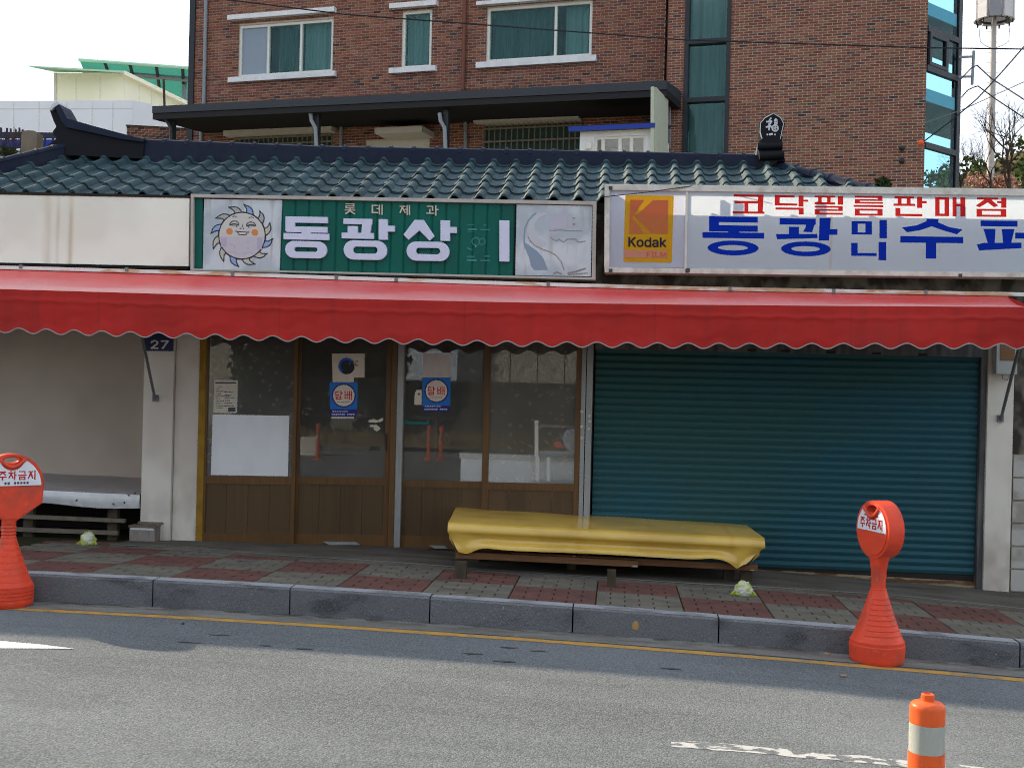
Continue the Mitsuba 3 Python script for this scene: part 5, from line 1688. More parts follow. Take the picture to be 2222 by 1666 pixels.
# ------------------------------------------------------------------ brick buildings behind the shop
TH = math.radians(18.0)
WDIR = RT * math.cos(TH) - FWD * math.sin(TH)
WN = -(FWD * math.cos(TH) + RT * math.sin(TH))
w0 = CAM + 30.0 * (FWD + R2 * (600 - CX) / F)
WL = Plane(w0, WN)
WR = Plane(w0 + WN * .6, WN)


def pbox(pl, u0, u1, z0, z1, o0, o1):
    return hexa([pl.at(u0, z0, o0), pl.at(u1, z0, o0), pl.at(u1, z0, o1), pl.at(u0, z0, o1), pl.at(u0, z1, o0), pl.at(u1, z1, o0), pl.at(u1, z1, o1), pl.at(u0, z1, o1)])


def qrect(pl, x0, x1, ylt, yrt, ylb, yrb, off=0.0):
    a, b, c, d = pl.uz(x0, ylt, off), pl.uz(x1, yrt, off), pl.uz(x0, ylb, off), pl.uz(x1, yrb, off)
    return (a[0] + c[0]) / 2, (b[0] + d[0]) / 2, (c[1] + d[1]) / 2, (a[1] + b[1]) / 2


def bricks(pl, parent, u0, u1, z0, z1, holes, bl, bh, joint, single=None, seed=1):
    """Separate bricks in half bond round the openings: one joined part, and the ones that show largest as parts of their own."""
    g = np.random.default_rng(seed)
    many, cols, ones = [], [], []
    rows = int((z1 - z0) / bh)
    for r in range(rows):
        za, zb_ = z0 + r * bh, z0 + (r + 1) * bh - joint
        segs = [(u0, u1)]
        for (a, b, c, d) in holes:
            if zb_ > c and za < d:
                nx = []
                for s in segs:
                    if b <= s[0] or a >= s[1]: nx.append(s); continue
                    if a > s[0]: nx.append((s[0], a))
                    if b < s[1]: nx.append((b, s[1]))
                segs = nx
        start = u0 - (bl / 2 if r % 2 else 0)
        for k in range(int((u1 - start) / bl) + 1):
            a, b = start + k * bl, start + (k + 1) * bl - joint
            for s in segs:
                x0, x1 = max(a, s[0]), min(b, s[1])
                if x1 - x0 > .02:
                    ci = int(g.choice(len(BRICKS), p=[.26, .20, .20, .16, .07, .08, .03]))
                    o = .008 + g.uniform(0, .003)
                    if single and single[0] <= x0 <= single[1] and single[2] <= za <= single[3] and len(ones) < 300 and x1 - x0 > bl * .8:
                        ones.append((x0, x1, za, zb_, o, ci))
                    else:
                        many.append((x0, x1, za, zb_, o)); cols.append(np.array(BRICKS[ci]) * g.uniform(.8, 1.2))
    A = np.array(many)
    c = []
    for (iu, iz, front) in ((0, 2, 0), (1, 2, 0), (1, 3, 0), (0, 3, 0), (0, 2, 1), (1, 2, 1), (1, 3, 1), (0, 3, 1)):
        p = pl.o[None] + pl.u[None] * A[:, iu, None] + pl.n[None] * (A[:, 4, None] if front else -.01)
        p[:, 2] = A[:, iz]
        c.append(p)
    V = np.stack(c, 1).reshape(-1, 3)
    base = np.array([[4, 5, 6], [4, 6, 7], [0, 1, 5], [0, 5, 4], [1, 2, 6], [1, 6, 5], [2, 3, 7], [2, 7, 6], [3, 0, 4], [3, 4, 7]])
    Fc = (base[None] + 8 * np.arange(len(A))[:, None, None]).reshape(-1, 3)
    m = trimesh.Trimesh(V, Fc, process=False)
    add('brickwork', m, 'brick_mix', parent, color=np.repeat(np.array(cols), 8, axis=0), kind='stuff', label='coursed red-brown bricks')
    for (x0, x1, a, b, o, ci) in ones:
        add('brick', pbox(pl, x0, x1, a, b, -.01, o), 'brick_%d' % ci, parent)


def corr(pl, u0, u1, z0, z1, off, amp, per, m, parent, name='curtain'):
    us = np.linspace(u0, u1, max(8, int((u1 - u0) / per * 6)))
    def fn(U, Z):
        o = off + amp * np.sin(U / per * 6.283 + 1.5 * np.sin(U * 3.1))
        p = pl.o + pl.u * U[..., None] + pl.n * o[..., None]
        p[..., 2] = Z
        return p
    return add(name, grid(us, np.array([z0, z1]), fn), m, parent, smooth=True)


def window(pl, parent, rect, mull, label, lintel=None, sill=None, closed=()):
    u0, u1, z0, z1 = rect
    fw_ = .07
    w = add('window', [pbox(pl, u0, u0 + fw_, z0, z1, -.14, -.03), pbox(pl, u1 - fw_, u1, z0, z1, -.14, -.03), pbox(pl, u0 + fw_, u1 - fw_, z1 - fw_, z1, -.14, -.03), pbox(pl, u0 + fw_, u1 - fw_, z0, z0 + fw_, -.14, -.03)], 'pvc_white', parent, label=label)
    us = [u0 + fw_] + list(mull) + [u1 - fw_]
    for x in mull:
        add('mullion', pbox(pl, x - .03, x + .03, z0 + fw_, z1 - fw_, -.12, -.025), 'pvc_white', w)
    for i in range(len(us) - 1):
        a, b = us[i] + (.03 if i else 0), us[i + 1] - (.03 if i < len(us) - 2 else 0)
        if i in closed:
            add('pane', pbox(pl, a, b, z0 + fw_, z1 - fw_, -.10, -.07), 'frosted', w)
        else:
            q = [pl.at(a, z0 + fw_, -.085), pl.at(b, z0 + fw_, -.085), pl.at(b, z1 - fw_, -.085), pl.at(a, z1 - fw_, -.085)]
            add('pane', trimesh.Trimesh(np.array(q), [[0, 1, 2], [0, 2, 3]], process=False), 'teal_glass', w)
            corr(pl, a + (b - a) * (.22 if i % 2 else 0.0), b, z0, z1, -.24, .03, .16, 'curtain' if (i + len(mull)) % 2 == 0 else 'curtain_dark', w)
    return w


bh = thing('brick_house', 'red-brown brick house with white-silled windows and a dark porch roof', 'building')
ul0, ul1 = WL.uz(416, 120)[0], WL.uz(1440, 200)[0]
W1 = qrect(WL, 518, 723, 55, 42, 170, 155)
W2 = qrect(WL, 872, 937, 25, 22, 150, 146)
W3 = qrect(WL, 1056, 1285, 17, 2, 136, 122)
W4 = qrect(WL, 512, 722, 298, 290, 332, 330)
W5 = qrect(WL, 1050, 1262, 275, 262, 345, 340)
Wd = qrect(WL, 793, 932, 305, 303, 345, 345)
ZB0, ZB1 = 6.6, 13.1
holes = [W1, W2, W3, W4, W5, Wd]
segs = [(ul0, ul1, ZB0 - 6, ZB0)]
# mortar face: a grid of panels round the openings
us = sorted({ul0, ul1, *[h[0] for h in holes], *[h[1] for h in holes]}); zs_ = sorted({ZB0, ZB1, *[h[2] for h in holes if h[2] > ZB0], *[h[3] for h in holes]})
pan = []
for a, b in zip(us[:-1], us[1:]):
    for c, d in zip(zs_[:-1], zs_[1:]):
        mu, mz = (a + b) / 2, (c + d) / 2
        if any(h[0] < mu < h[1] and h[2] < mz < h[3] for h in holes): continue
        pan.append(pbox(WL, a, b, c, d, -.18, 0))
pan += [pbox(WL, ul0, ul1, -1, ZB0, -.18, 0), pbox(WL, ul0, ul1, ZB1, 13.2, -.18, 0)]
add('wall', pan, 'mortar', bh)
add('body', [pbox(WL, ul0, ul1, -1, 13.2, -9.0, -.9), pbox(WL, ul0, ul0 + .2, -1, 13.2, -.9, -.19), pbox(WL, ul1 - .2, ul1, -1, 13.2, -.9, -.19)], 'room_dark', bh)
bricks(WL, bh, ul0, ul1, ZB0, ZB1, holes, .2, .067, .013, (WL.uz(1285, 100)[0], ul1, WL.uz(1300, 175)[1], 10.6), 3)
m1 = [WL.uz(581, 100)[0], WL.uz(652, 100)[0]]
window(WL, bh, W1, m1, 'three-part white window at the upper left', closed=(0,))
window(WL, bh, W2, [], 'narrow teal window')
window(WL, bh, W3, [WL.uz(1205, 70)[0]], 'wide two-part teal window')
for nm, q, th_ in (('lintel', (500, 731, 36, 20.5, 46.5, 30), .16), ('lintel', (850, 952, 12, 4.5, 23, 15), .16), ('lintel', (1038, 1296, 6, -10, 14, -2), .16),
                   ('sill', (500, 731, 171, 156, 182, 167), .13), ('sill', (848, 949, 151, 145, 162.5, 156), .13), ('sill', (1036, 1296, 139, 122, 152, 134), .13)):
    a = qrect(WL, *q)
    add(nm, pbox(WL, a[0], a[1], a[2], a[3], .0, th_), 'stone_white', bh)
# lower storey under the porch roof
for q, nm in (((498, 731, 288, 279, 299, 290), 'lintel'), ((1036, 1262, 262, 250, 273, 260), 'lintel')):
    a = qrect(WL, *q); add(nm, pbox(WL, a[0], a[1], a[2], a[3], 0, .3), 'lintel_grey', bh)
for Wq in (W4, W5):
    w = add('barred_window', pbox(WL, Wq[0], Wq[1], Wq[2], Wq[3], -.17, -.12), 'curtain_dark', bh)
    n = int((Wq[1] - Wq[0]) / .135)
    for k in range(n + 1):
        u = Wq[0] + (Wq[1] - Wq[0]) * k / n
        add('bar', pbox(WL, u - .013, u + .013, Wq[2], Wq[3], .03, .055), 'bar_beige', w)
    for zf_ in (.12, .5):
        z = Wq[3] - (Wq[3] - Wq[2]) * zf_
        add('cross_bar', pbox(WL, Wq[0], Wq[1], z - .02, z + .02, .056, .075), 'bar_beige', w)
a = qrect(WL, 817, 945, 279, 274, 292, 287, .7)
hood = add('door_hood', pbox(WL, a[0], a[1] - .3, a[2], a[3], 0.0, .8), 'lintel_grey', bh, label='pale concrete hood over the house door')
add('house_door', [pbox(WL, Wd[0], Wd[1], Wd[2] - .5, Wd[3], -.15, -.02)], 'lintel_grey', bh)
# porch roof, its posts and drains
PCP = Plane(w0 + WN * 2.3, WN)
c1, c2 = PCP.P(330, 231), PCP.P(1446, 175)
c1b, c2b = PCP.P(330, 246), PCP.P(1446, 194)
back = -WN * 2.29
add('porch_roof', [hexa([c1b, c2b, c2b + back + [0, 0, .15], c1b + back + [0, 0, .15], c1, c2, c2 + back + [0, 0, .25], c1 + back + [0, 0, .25]])], 'canopy_navy', bh, label='dark navy porch roof across the house')
add('porch_soffit', [hexa([c1b + WN * -.03 + [0, 0, -.14], c2b + WN * -.03 + [0, 0, -.14], c2b + back + [0, 0, .0], c1b + back + [0, 0, .0], c1b + WN * -.03 + [0, 0, -.004], c2b + WN * -.03 + [0, 0, -.004], c2b + back + [0, 0, .14], c1b + back + [0, 0, .14]])], 'canopy_under', bh)
for px in (374, 688, 968):
    u = PCP.uz(px, 300, -.3)[0]
    add('porch_post', pbox(PCP, u - .06, u + .06, 4, PCP.uz(px, 240, -.3)[1], -.36, -.24), 'frame_dark', bh)
    add('drain_bend', tube([PCP.P(px - 14, 246, -.15), PCP.P(px - 12, 262, -.15), PCP.P(px - 3, 278, -.2), PCP.P(px - 1, 330, -.2)], .045, 8), 'drain_grey' if px > 400 else 'frame_dark', bh, smooth=40)
for px, y0, y1, m, o in ((446, -10, 226, 'drain_grey', .08), (436, 250, 335, 'drain_grey', .08), (740, 255, 335, 'drain_grey', .08), (1010, 240, 335, 'drain_grey', .08), (1008, -10, 196, 'drain_copper', .08)):
    add('drain_pipe', tube([WL.P(px + (0 if y1 > 230 else 1), y0, o), WL.P(px - (4 if y0 < 0 else 0), y1, o)], .045, 8), m, bh, smooth=40)
add('corner_trim', pbox(WL, ul0 - .06, ul0 + .10, 0, 13.2, -.3, .05), 'frame_dark', bh)

tb = thing('brick_tower', 'brown brick stair tower with a dark framed strip window and a glass corner bay', 'building')
ur0, ur1 = WR.uz(1447, 200)[0], WR.uz(2008, 250)[0]
S0 = qrect(WR, 1484, 1584, -20, -24, 345, 340)
ZT0, ZT1 = 5.2, 12.8
add('wall', [pbox(WR, ur0, S0[0], -1, 12.9, -.3, 0), pbox(WR, S0[1], ur1, -1, 12.9, -.3, 0), pbox(WR, S0[0], S0[1], -1, S0[2], -.3, 0), pbox(WR, S0[0], S0[1], S0[3] + 1.5, 12.9, -.3, 0)], 'mortar', tb)
add('body', [pbox(WR, ur0, ur1, -1, 12.9, -8, -2.2), pbox(WR, ur0, ur0 + .2, -1, 12.9, -2.2, -.31), pbox(WR, ur1 - .2, ur1, -1, 12.9, -2.2, -.31)], 'room_dark', tb)
bricks(WR, tb, ur0, ur1, ZT0, ZT1, [(S0[0], S0[1], S0[2] - 9, S0[3] + 9)], .195, .0575, .015, (WR.uz(1800, 300)[0], ur1, WR.uz(1800, 330)[1], 9), 5)
ret = Plane(WR.at(ur0, 0), -WDIR)
add('return_wall', pbox(WR, ur0 - .02, ur0, -1, 12.9, -.6, -.001), 'brick_2', tb)
sw_ = add('strip_window', [pbox(WR, S0[0], S0[0] + .09, S0[2], S0[3], -.2, .03), pbox(WR, S0[1] - .09, S0[1], S0[2], S0[3], -.2, .03)], 'frame_dark', tb, label='dark framed strip window of three teal panes')
zm = [WR.uz(1530, 90)[1], WR.uz(1530, 216)[1]]
edges = [S0[2]] + sorted(zm) + [S0[3]]
for z in zm:
    add('transom', pbox(WR, S0[0] + .09, S0[1] - .09, z - .05, z + .05, -.2, .028), 'frame_dark', sw_)
for a, b in zip(edges[:-1], edges[1:]):
    q = [WR.at(S0[0] + .09, a, -.08), WR.at(S0[1] - .09, a, -.08), WR.at(S0[1] - .09, b, -.08), WR.at(S0[0] + .09, b, -.08)]
    add('pane', trimesh.Trimesh(np.array(q), [[0, 1, 2], [0, 2, 3]], process=False), 'teal_glass', sw_)
corr(WR, S0[0], S0[1], S0[2], S0[3], -.6, .05, .3, 'curtain', sw_, 'blind')
for y in (322, 350):
    q = WR.P(1957, y, .1); s = trimesh.creation.icosphere(2, .058); s.apply_translation(q); add('wall_lamp', s, 'frame_dark', tb, smooth=True)
# glass corner bay
ang = math.radians(48.7)
BD = FWD * math.cos(ang) + RT * math.sin(ang)
b0 = WR.at(ur1 + .02, 0, 0)
BN = np.array([BD[1], -BD[0], 0])
if BN @ (CAM - b0) < 0: BN = -BN
BP = Plane(b0, BN)
bl_ = BP.uz(2078, 200)[0] * (1 if BP.u @ BD > 0 else -1)
sg = 1 if BP.u @ BD > 0 else -1
bay = add('glass_bay', [pbox(BP, *sorted((sg * (bl_ - .0), sg * (bl_ + .14))), -1, 12.5, -.14, .0)], 'frame_dark', tb, label='glass corner bay with dark frame')
zz = [BP.uz(2045, -30)[1] + 1, BP.uz(2040, 72)[1], BP.uz(2040, 157)[1], BP.uz(2036, 322)[1], BP.uz(2034, 440)[1]]
for z in zz[1:4]:
    add('transom', pbox(BP, *sorted((0.0, sg * bl_)), z - .06, z + .06, -.1, .01), 'frame_dark', bay)
for z0_, z1_ in zip(zz[1:], zz[:-1]):
    q = [BP.at(0, z0_ + .06, -.03), BP.at(sg * bl_, z0_ + .06, -.03), BP.at(sg * bl_, z1_ - .06, -.03), BP.at(0, z1_ - .06, -.03)]
    add('pane', trimesh.Trimesh(np.array(q), [[0, 1, 2], [0, 2, 3]], process=False), 'bay_glass', bay)
us_m = sg * bl_ * .62
add('casement', [pbox(BP, *sorted((us_m - .05, us_m + .05)), zz[2] + .06, zz[1] - .06, -.08, .015), pbox(BP, *sorted((sg * .06, us_m)), zz[2] + .065, zz[2] + .14, -.06, .02), pbox(BP, *sorted((sg * .06, us_m)), zz[1] - .14, zz[1] - .065, -.06, .02), pbox(BP, *sorted((sg * .06, sg * .14)), zz[2] + .14, zz[1] - .14, -.06, .02)], 'frame_dark', bay)
far = BP.at(sg * bl_, 0)
for z in (BP.uz(2040, 40)[1], BP.uz(2036, 220)[1] - .05):
    c = [BP.at(0, z, -.06), BP.at(sg * bl_, z, -.06), far - WN * 3.2, BP.at(0, z) - WN * 3.2]
    for k in (2, 3): c[k] = np.array([c[k][0], c[k][1], z])
    add('floor_slab', hexa(c + [p_ + np.array([0, 0, .26]) for p_ in c]), 'slab_pale', bay)
wq = [BP.at(0, -1, -.13), BP.at(sg * bl_ * .35, -1, -.36)]
add('inner_wall', hexa([wq[0], wq[1], wq[1] - WN * .1, wq[0] - WN * .1] + [p_ + np.array([0, 0, 13]) for p_ in (wq[0], wq[1], wq[1] - WN * .1, wq[0] - WN * .1)]), 'slab_pale', bay)
br = thing('cable_bracket', 'grey rack of cable brackets standing off the glass bay', 'bracket')
BK = Plane(far, -FWD)
add('upright', slab([line([(2114, 110), (2110, 184)], 5)], BK, 0, .04), 'drain_grey', br)
for y in (124, 167):
    add('arm', slab([line([(2080, y), (2112, y - 1)], 4.5)], BK, -.01, .03), 'drain_grey', br)

# little shed and boards between the house and the tower
SHP = Plane(w0 + WN * 2.9, WN)
sd = thing('blue_roofed_shed', 'small white shed with blue roof trim before the brick house', 'shed')
a = qrect(SHP, 1258, 1419, 286, 280, 345, 345)
wS = qrect(SHP, 1290, 1401, 297, 294, 345, 345)
add('wall', [pbox(SHP, a[0], wS[0], a[2], a[3], -1.6, 0), pbox(SHP, wS[0], a[1], wS[3], a[3], -1.6, 0), pbox(SHP, wS[1], a[1], a[2], wS[3] - .001, -1.6, 0), pbox(SHP, wS[0], wS[1], a[2], wS[3], -1.6, -1.2)], 'shed_white', sd)
r = qrect(SHP, 1234, 1420, 277, 266, 287, 276, .15)
add('roof_trim', pbox(SHP, r[0], r[1], r[2], r[3], .1, .18), 'blue_trim', sd)
add('roof', hexa([SHP.at(r[0], r[2], .1), SHP.at(r[1], r[2], .1), SHP.at(r[1], r[3] + .25, -1.6), SHP.at(r[0], r[3] + .25, -1.6), SHP.at(r[0], r[3] + .005, .1), SHP.at(r[1], r[3] + .005, .1), SHP.at(r[1], r[3] + .33, -1.6), SHP.at(r[0], r[3] + .33, -1.6)]), 'dark_wood', sd)
w = add('window', [pbox(SHP, wS[0], wS[0] + .05, wS[2], wS[3], -.1, -.02), pbox(SHP, wS[1] - .05, wS[1], wS[2], wS[3], -.1, -.02), pbox(SHP, wS[0], wS[1], wS[3] - .05, wS[3] - .001, -.1, -.025)], 'pvc_white', sd)
for px in (1308, 1345, 1370):
    u = SHP.uz(px, 315)[0]; add('mullion', pbox(SHP, u - .035, u + .035, wS[2], wS[3] - .05, -.09, -.015), 'pvc_white', w)
q = [SHP.at(wS[0] + .2, wS[2], -.06), SHP.at(wS[1], wS[2], -.06), SHP.at(wS[1], wS[3], -.06), SHP.at(wS[0] + .2, wS[3], -.06)]
add('pane', trimesh.Trimesh(np.array(q), [[0, 1, 2], [0, 2, 3]], process=False), 'window_glass', w)
m_ = SHP.P(1277, 316, .03); s = bx(m_[0] - .06, m_[0] + .06, m_[1] - .04, m_[1] + .12, m_[2] - .07, m_[2] + .07); add('wall_box', s, 'pvc_white', sd)
gb = thing('green_board', 'tall pale green board standing at the right end of the porch', 'board')
e_ = Plane(w0 + WN * 3.0, WN)
t0, t1_ = e_.P(1421, 190), e_.P(1420, 331)
d_ = (e_.P(1447, 213, -1.1) - t0); d_[2] = 0
add('sheet', hexa([t1_, t1_ + d_, t1_ + d_ + WDIR * .03, t1_ + WDIR * .03, t0, t0 + d_, t0 + d_ + WDIR * .03, t0 + WDIR * .03]), 'board_green', gb)
add('edge', hexa([t1_ - WDIR * .07, t1_, t1_ + WN * .06, t1_ - WDIR * .07 + WN * .06, t0 - WDIR * .07, t0, t0 + WN * .06, t0 - WDIR * .07 + WN * .06]), 'board_green', gb)
la = thing('wire_rack', 'grey wire rack fixed to the wall behind the green board', 'rack')
LR = Plane(w0 + WN * 1.0, WN)
for px in (1446, 1450, 1454):
    add('upright', tube([LR.P(px, 208), LR.P(px - 1, 322)], .02, 5), 'drain_grey', la)
add('rung', [tube([LR.P(1445, y), LR.P(1455, y)], .014, 5) for y in range(210, 322, 8)], 'drain_grey', la)

# ------------------------------------------------------------------ buildings at the left
def front_plane(depth):
    return Plane(CAM + FWD * depth, -FWD)


K1, K2 = front_plane(44.0), front_plane(50.0)
wh = thing('white_clad_building', 'long white panel-clad building behind the ridge at the left', 'building')
add('front', slab([[(-400, 222), (288, 218), (288, 420), (-400, 420)]], K1, 0, .4), 'white_clad', wh)
sp = Plane(K1.P(288, 250), -(FWD * math.cos(.72) - RT * math.sin(.72)) * -1 if False else np.cross(FWD * math.cos(math.radians(62)) + RT * math.sin(math.radians(62)), UPZ))
if sp.n @ (CAM - sp.o) < 0: sp = Plane(sp.o, -sp.n)
add('side', slab([[(288.3, 218), (420, 246), (420, 420), (288.3, 420)]], sp, 0, .3), 'white_clad', wh, label='brighter right side wall')
for x in (30, 85, 145, 200, 245):
    add('joint', slab([line([(x, 222), (x - 1, 300)], 1.0)], K1, .012, .01), 'joint_grey', wh)
add('joint', slab([line([(-100, 237), (288, 236)], 1.0)], K1, .012, .01), 'joint_grey', wh)
cb = thing('cream_clad_building', 'cream clad building with a pale green sloping roof edge', 'building')
add('front', slab([[(119, 158), (270, 160), (270, 300), (119, 300)]], K2, 0, .5), 'cream_clad', cb)
add('corner_strip', slab([[(117, 158), (122.5, 158), (122.5, 300), (117, 300)]], K2, .04, .03), 'joint_grey', cb)
for x in (165, 217):
    add('joint', slab([line([(x, 166), (x, 230)], 1.1)], K2, .012, .01), 'joint_grey', cb)
s2 = Plane(K2.P(270, 200), np.cross(FWD * math.cos(math.radians(62)) + RT * math.sin(math.radians(62)), UPZ))
if s2.n @ (CAM - s2.o) < 0: s2 = Plane(s2.o, -s2.n)
add('side', slab([[(270.3, 160), (408, 226), (408, 300), (270.3, 300)]], s2, 0, .3), 'cream_clad', cb, label='sloping right side wall')
for x in (302, 329):
    add('joint', slab([line([(x, 177 + (x - 302) * .5), (x, 240)], 1.1)], s2, .012, .01), 'joint_grey', cb)
e0_, e1_, e2_, e3_ = K2.P(62, 146, 2.2), K2.P(119, 158, .0), K2.P(270, 160, .0), s2.P(410, 225, .0)
f0_ = K2.P(270, 157, .3)
add('roof', [hexa([K2.P(62, 145, 2.5), K2.P(270, 159, .35), K2.P(270, 159, -1.0), K2.P(119, 157, -1.0), K2.P(62, 143, 2.5), K2.P(270, 154, .35), K2.P(270, 154, -1.0), K2.P(119, 152, -1.0)])], 'green_edge', cb, label='pale green roof overhang')
add('roof_slope', slab([[(268, 154), (272, 154), (412, 222), (410, 229), (268, 161)]], s2, .35, .5), 'cream_clad', cb)
gcn = thing('green_canopy', 'translucent green canopy roof on grey posts behind the cream building', 'canopy')
K3 = front_plane(54.0)
def gcp(px, py, off): return K3.P(px, py, off)
A0, A1, A2, A3 = gcp(171, 128, 3.0), gcp(430, 147, 3.0), gcp(430, 232, -1.0), gcp(205, 206, -1.0)
add('sheet', trimesh.Trimesh(np.array([A0, A1, A2, A3]), [[0, 1, 2], [0, 2, 3]], process=False), 'green_sheet', gcn)
lerp = lambda a, b, t: a + (b - a) * t
for t in (.22, .43, .65, .87):
    add('rafter', tube([lerp(A0, A1, t) + [0, 0, -.1], lerp(A3, A2, t) + [0, 0, -.1]], .07, 6), 'frame_dark', gcn)
add('purlin', tube([lerp(A0, A3, .25) + [0, 0, -.1], lerp(A1, A2, .25) + [0, 0, -.1]], .12, 6), 'drain_grey', gcn)
add('edge_beam', tube([A0 + [0, 0, -.05], A1 + [0, 0, -.05]], .07, 6), 'green_edge', gcn)
for px in (400, 218):
    add('post', tube([gcp(px, 152, 1.5), gcp(px, 300, 1.5)], .11, 8), 'drain_grey', gcn)
ant = thing('antenna_rod', 'thin dark rod standing above the porch roof corner', 'rod')
KA = front_plane(29.0)
add('rod', tube([KA.P(355, 173), KA.P(357, 232)], .03, 6), 'bark', ant)
lw = thing('low_brick_wall', 'low dark brick wall left of the brick house', 'wall')
K4 = front_plane(33.0)
z0w, z1w = K4.P(340, 330)[2], K4.P(340, 275)[2]
add('wall', slab([[(275, 273), (425, 281), (425, 400), (275, 400)]], K4, 0, .3), 'mortar', lw)
g = np.random.default_rng(4)
bm = []; bc = []
nrow = int((z1w - z0w) / .067)
for r in range(nrow):
    y0, y1 = 330 - 55 * r / nrow, 330 - 55 * (r + 1) / nrow + .9
    for k in range(-1, 11):
        x0 = 276 + 15.5 * k + (7.7 if r % 2 else 0); x1 = x0 + 14.4
        x0, x1 = max(x0, 275), min(x1, 424)
        if x1 - x0 < 2: continue
        dy = (x0 - 275) * .053 - 1.0
        m = hexa([K4.P(x0, y0 + dy, .0), K4.P(x1, y0 + dy, .0), K4.P(x1, y0 + dy, .012), K4.P(x0, y0 + dy, .012), K4.P(x0, y1 + dy, .0), K4.P(x1, y1 + dy, .0), K4.P(x1, y1 + dy, .012), K4.P(x0, y1 + dy, .012)])
        bm.append(m); bc.append(np.repeat(np.array([BRICKS[int(g.choice(7))]]) * .8, 8, axis=0))
add('brickwork', trimesh.util.concatenate(bm), 'brick_mix', lw, color=np.vstack(bc), kind='stuff')
add('coping', slab([[(273, 270.5), (425, 279), (425, 282), (273, 274)]], K4, .03, .36), 'dark_wood', lw)
bf = thing('blue_fence', 'dark railing fence with bright blue panels at the far left', 'fence')
K5 = front_plane(26.0)
add('rail', slab([[(-60, 286), (135, 288), (135, 300), (-60, 299)]], K5, .02, .06), 'fence_dark', bf)
for x in range(-20, 132, 17):
    add('panel', slab([rc(x, 303, x + 13, 322 - (4 if x > 100 else 0))], K5, 0, .03), 'fence_blue', bf)
    add('post', slab([rc(x + 13.5, 299, x + 16.5, 345)], K5, .01, .05), 'fence_dark', bf)
for x in (0, 13, 21, 32, 40, 47):
    add('spike', slab([rc(x, 277 + (x * 7 % 5), x + 3, 287)], K5, .02, .04), 'fence_dark', bf)
spst = thing('stone_post', 'weathered squat stone post before the blue fence', 'post')
K6 = front_plane(24.0)
add('shaft', slab([[(46, 292), (50, 284), (62, 283), (74, 284), (80, 288), (79, 345), (45, 345)]], K6, 0, .33), 'stone_post', spst)
bush = thing('dark_bush', 'dark leafless bush at the far left behind the hip ridge', 'bush')


def leaves(center, rad, n, size, seed, flat=1.0, hollow=.0):
    g = np.random.default_rng(seed)
    d = g.normal(size=(n, 3)); d /= np.linalg.norm(d, axis=1, keepdims=True)
    r = g.uniform(hollow, 1, n) ** .45
    lump = .72 + .55 * meshkit.fbm(d * 1.9 + seed, 3, seed)
    c = np.asarray(center) + d * (r * lump)[:, None] * np.asarray(rad)
    a = g.normal(size=(n, 3)); a /= np.linalg.norm(a, axis=1, keepdims=True)
    b = np.cross(a, g.normal(size=(n, 3))); b /= np.linalg.norm(b, axis=1, keepdims=True)
    s = size * g.uniform(.5, 1.3, n)[:, None]
    v = np.stack([c - a * s, c + b * s * .45, c + a * s, c - b * s * .45], 1).reshape(-1, 3)
    i = 4 * np.arange(n)[:, None]
    f = np.concatenate([i + [0, 1, 2], i + [0, 2, 3]])
    return trimesh.Trimesh(v, f, process=False)


def branches(p, d, L, r, depth, g, out, spread=.55, ratio=.74):
    n = 4
    pts = [p]
    q, dd = p.copy(), d.copy()
    for k in range(n):
        dd = dd + g.normal(size=3) * .10; dd[2] += .03; dd /= np.linalg.norm(dd)
        q = q + dd * L / n; pts.append(q)
    out.append(tube(pts, np.linspace(r, r * .68, n + 1), 5 if depth > 1 else 3, cap=False))
    if depth == 0: return
    for k in range(int(g.integers(2, 4))):
        e = dd + g.normal(size=3) * spread; e[2] += .12; e /= np.linalg.norm(e)
        branches(pts[-1 - (k % 2)] if k else pts[-1], e, L * g.uniform(.6, .85), r * .62, depth - 1, g, out, spread, ratio)


g = np.random.default_rng(21)
bo_ = []
for k in range(7):
    branches(K5.P(8 + 5 * k - 5, 350, .5), np.array([g.normal() * .3, 0, 1.0]), .28, .02, 3, g, bo_)
add('twigs', bo_, 'bark', bush)
add('leaves', leaves(K5.P(14, 335, .5), (.28, .2, .17), 500, .04, 3), 'leaf_dark', bush)

# ------------------------------------------------------------------ right background: tower, trees, hill, cables
ct = thing('cell_tower', 'concrete pole carrying a ring of white antenna panels', 'antenna tower')
KT = front_plane(42.0)
tp, tq = KT.P(2157, 30), KT.P(2152, 440)
tq = np.array([tp[0] + (tq - tp)[0] * .3, tp[1], tq[2] - 3])
add('pole', tube([tq, tp], [.15, .09], 16), 'pole_concrete', ct, smooth=40)
ctr = KT.P(2158, 10); zlo, zhi = KT.P(2158, 46)[2], KT.P(2158, -40)[2]
for k in range(9):
    a = k * 2 * math.pi / 9 + .3
    R_ = .60
    c = ctr + np.array([math.cos(a) * R_, math.sin(a) * R_, 0])
    m = trimesh.creation.box((.13, .36, zhi - zlo)); m.apply_transform(trimesh.transformations.rotation_matrix(a, [0, 0, 1])); m.apply_translation((c[0], c[1], (zlo + zhi) / 2))
    pk_ = add('antenna_panel', m, 'tower_white' if k % 3 else 'tower_grey', ct)
    add('connector', tube([(c[0], c[1], zlo), (c[0], c[1], zlo - .12)], .03, 5), 'frame_dark', pk_)
ring = trimesh.creation.torus(.45, .04, major_sections=24, minor_sections=6); ring.apply_translation((ctr[0], ctr[1], zlo + .05)); add('mount_ring', ring, 'frame_dark', ct)
for s, y1 in ((-1, 100), (1, 98)):
    pts = [KT.P(2158 + s * x, y) for x, y in ((30, 48), (33, 70), (31, 90), (20, y1), (4, y1 + 6))]
    add('feed_cable', tube(pts, .012, 5), 'cable_grey', ct)
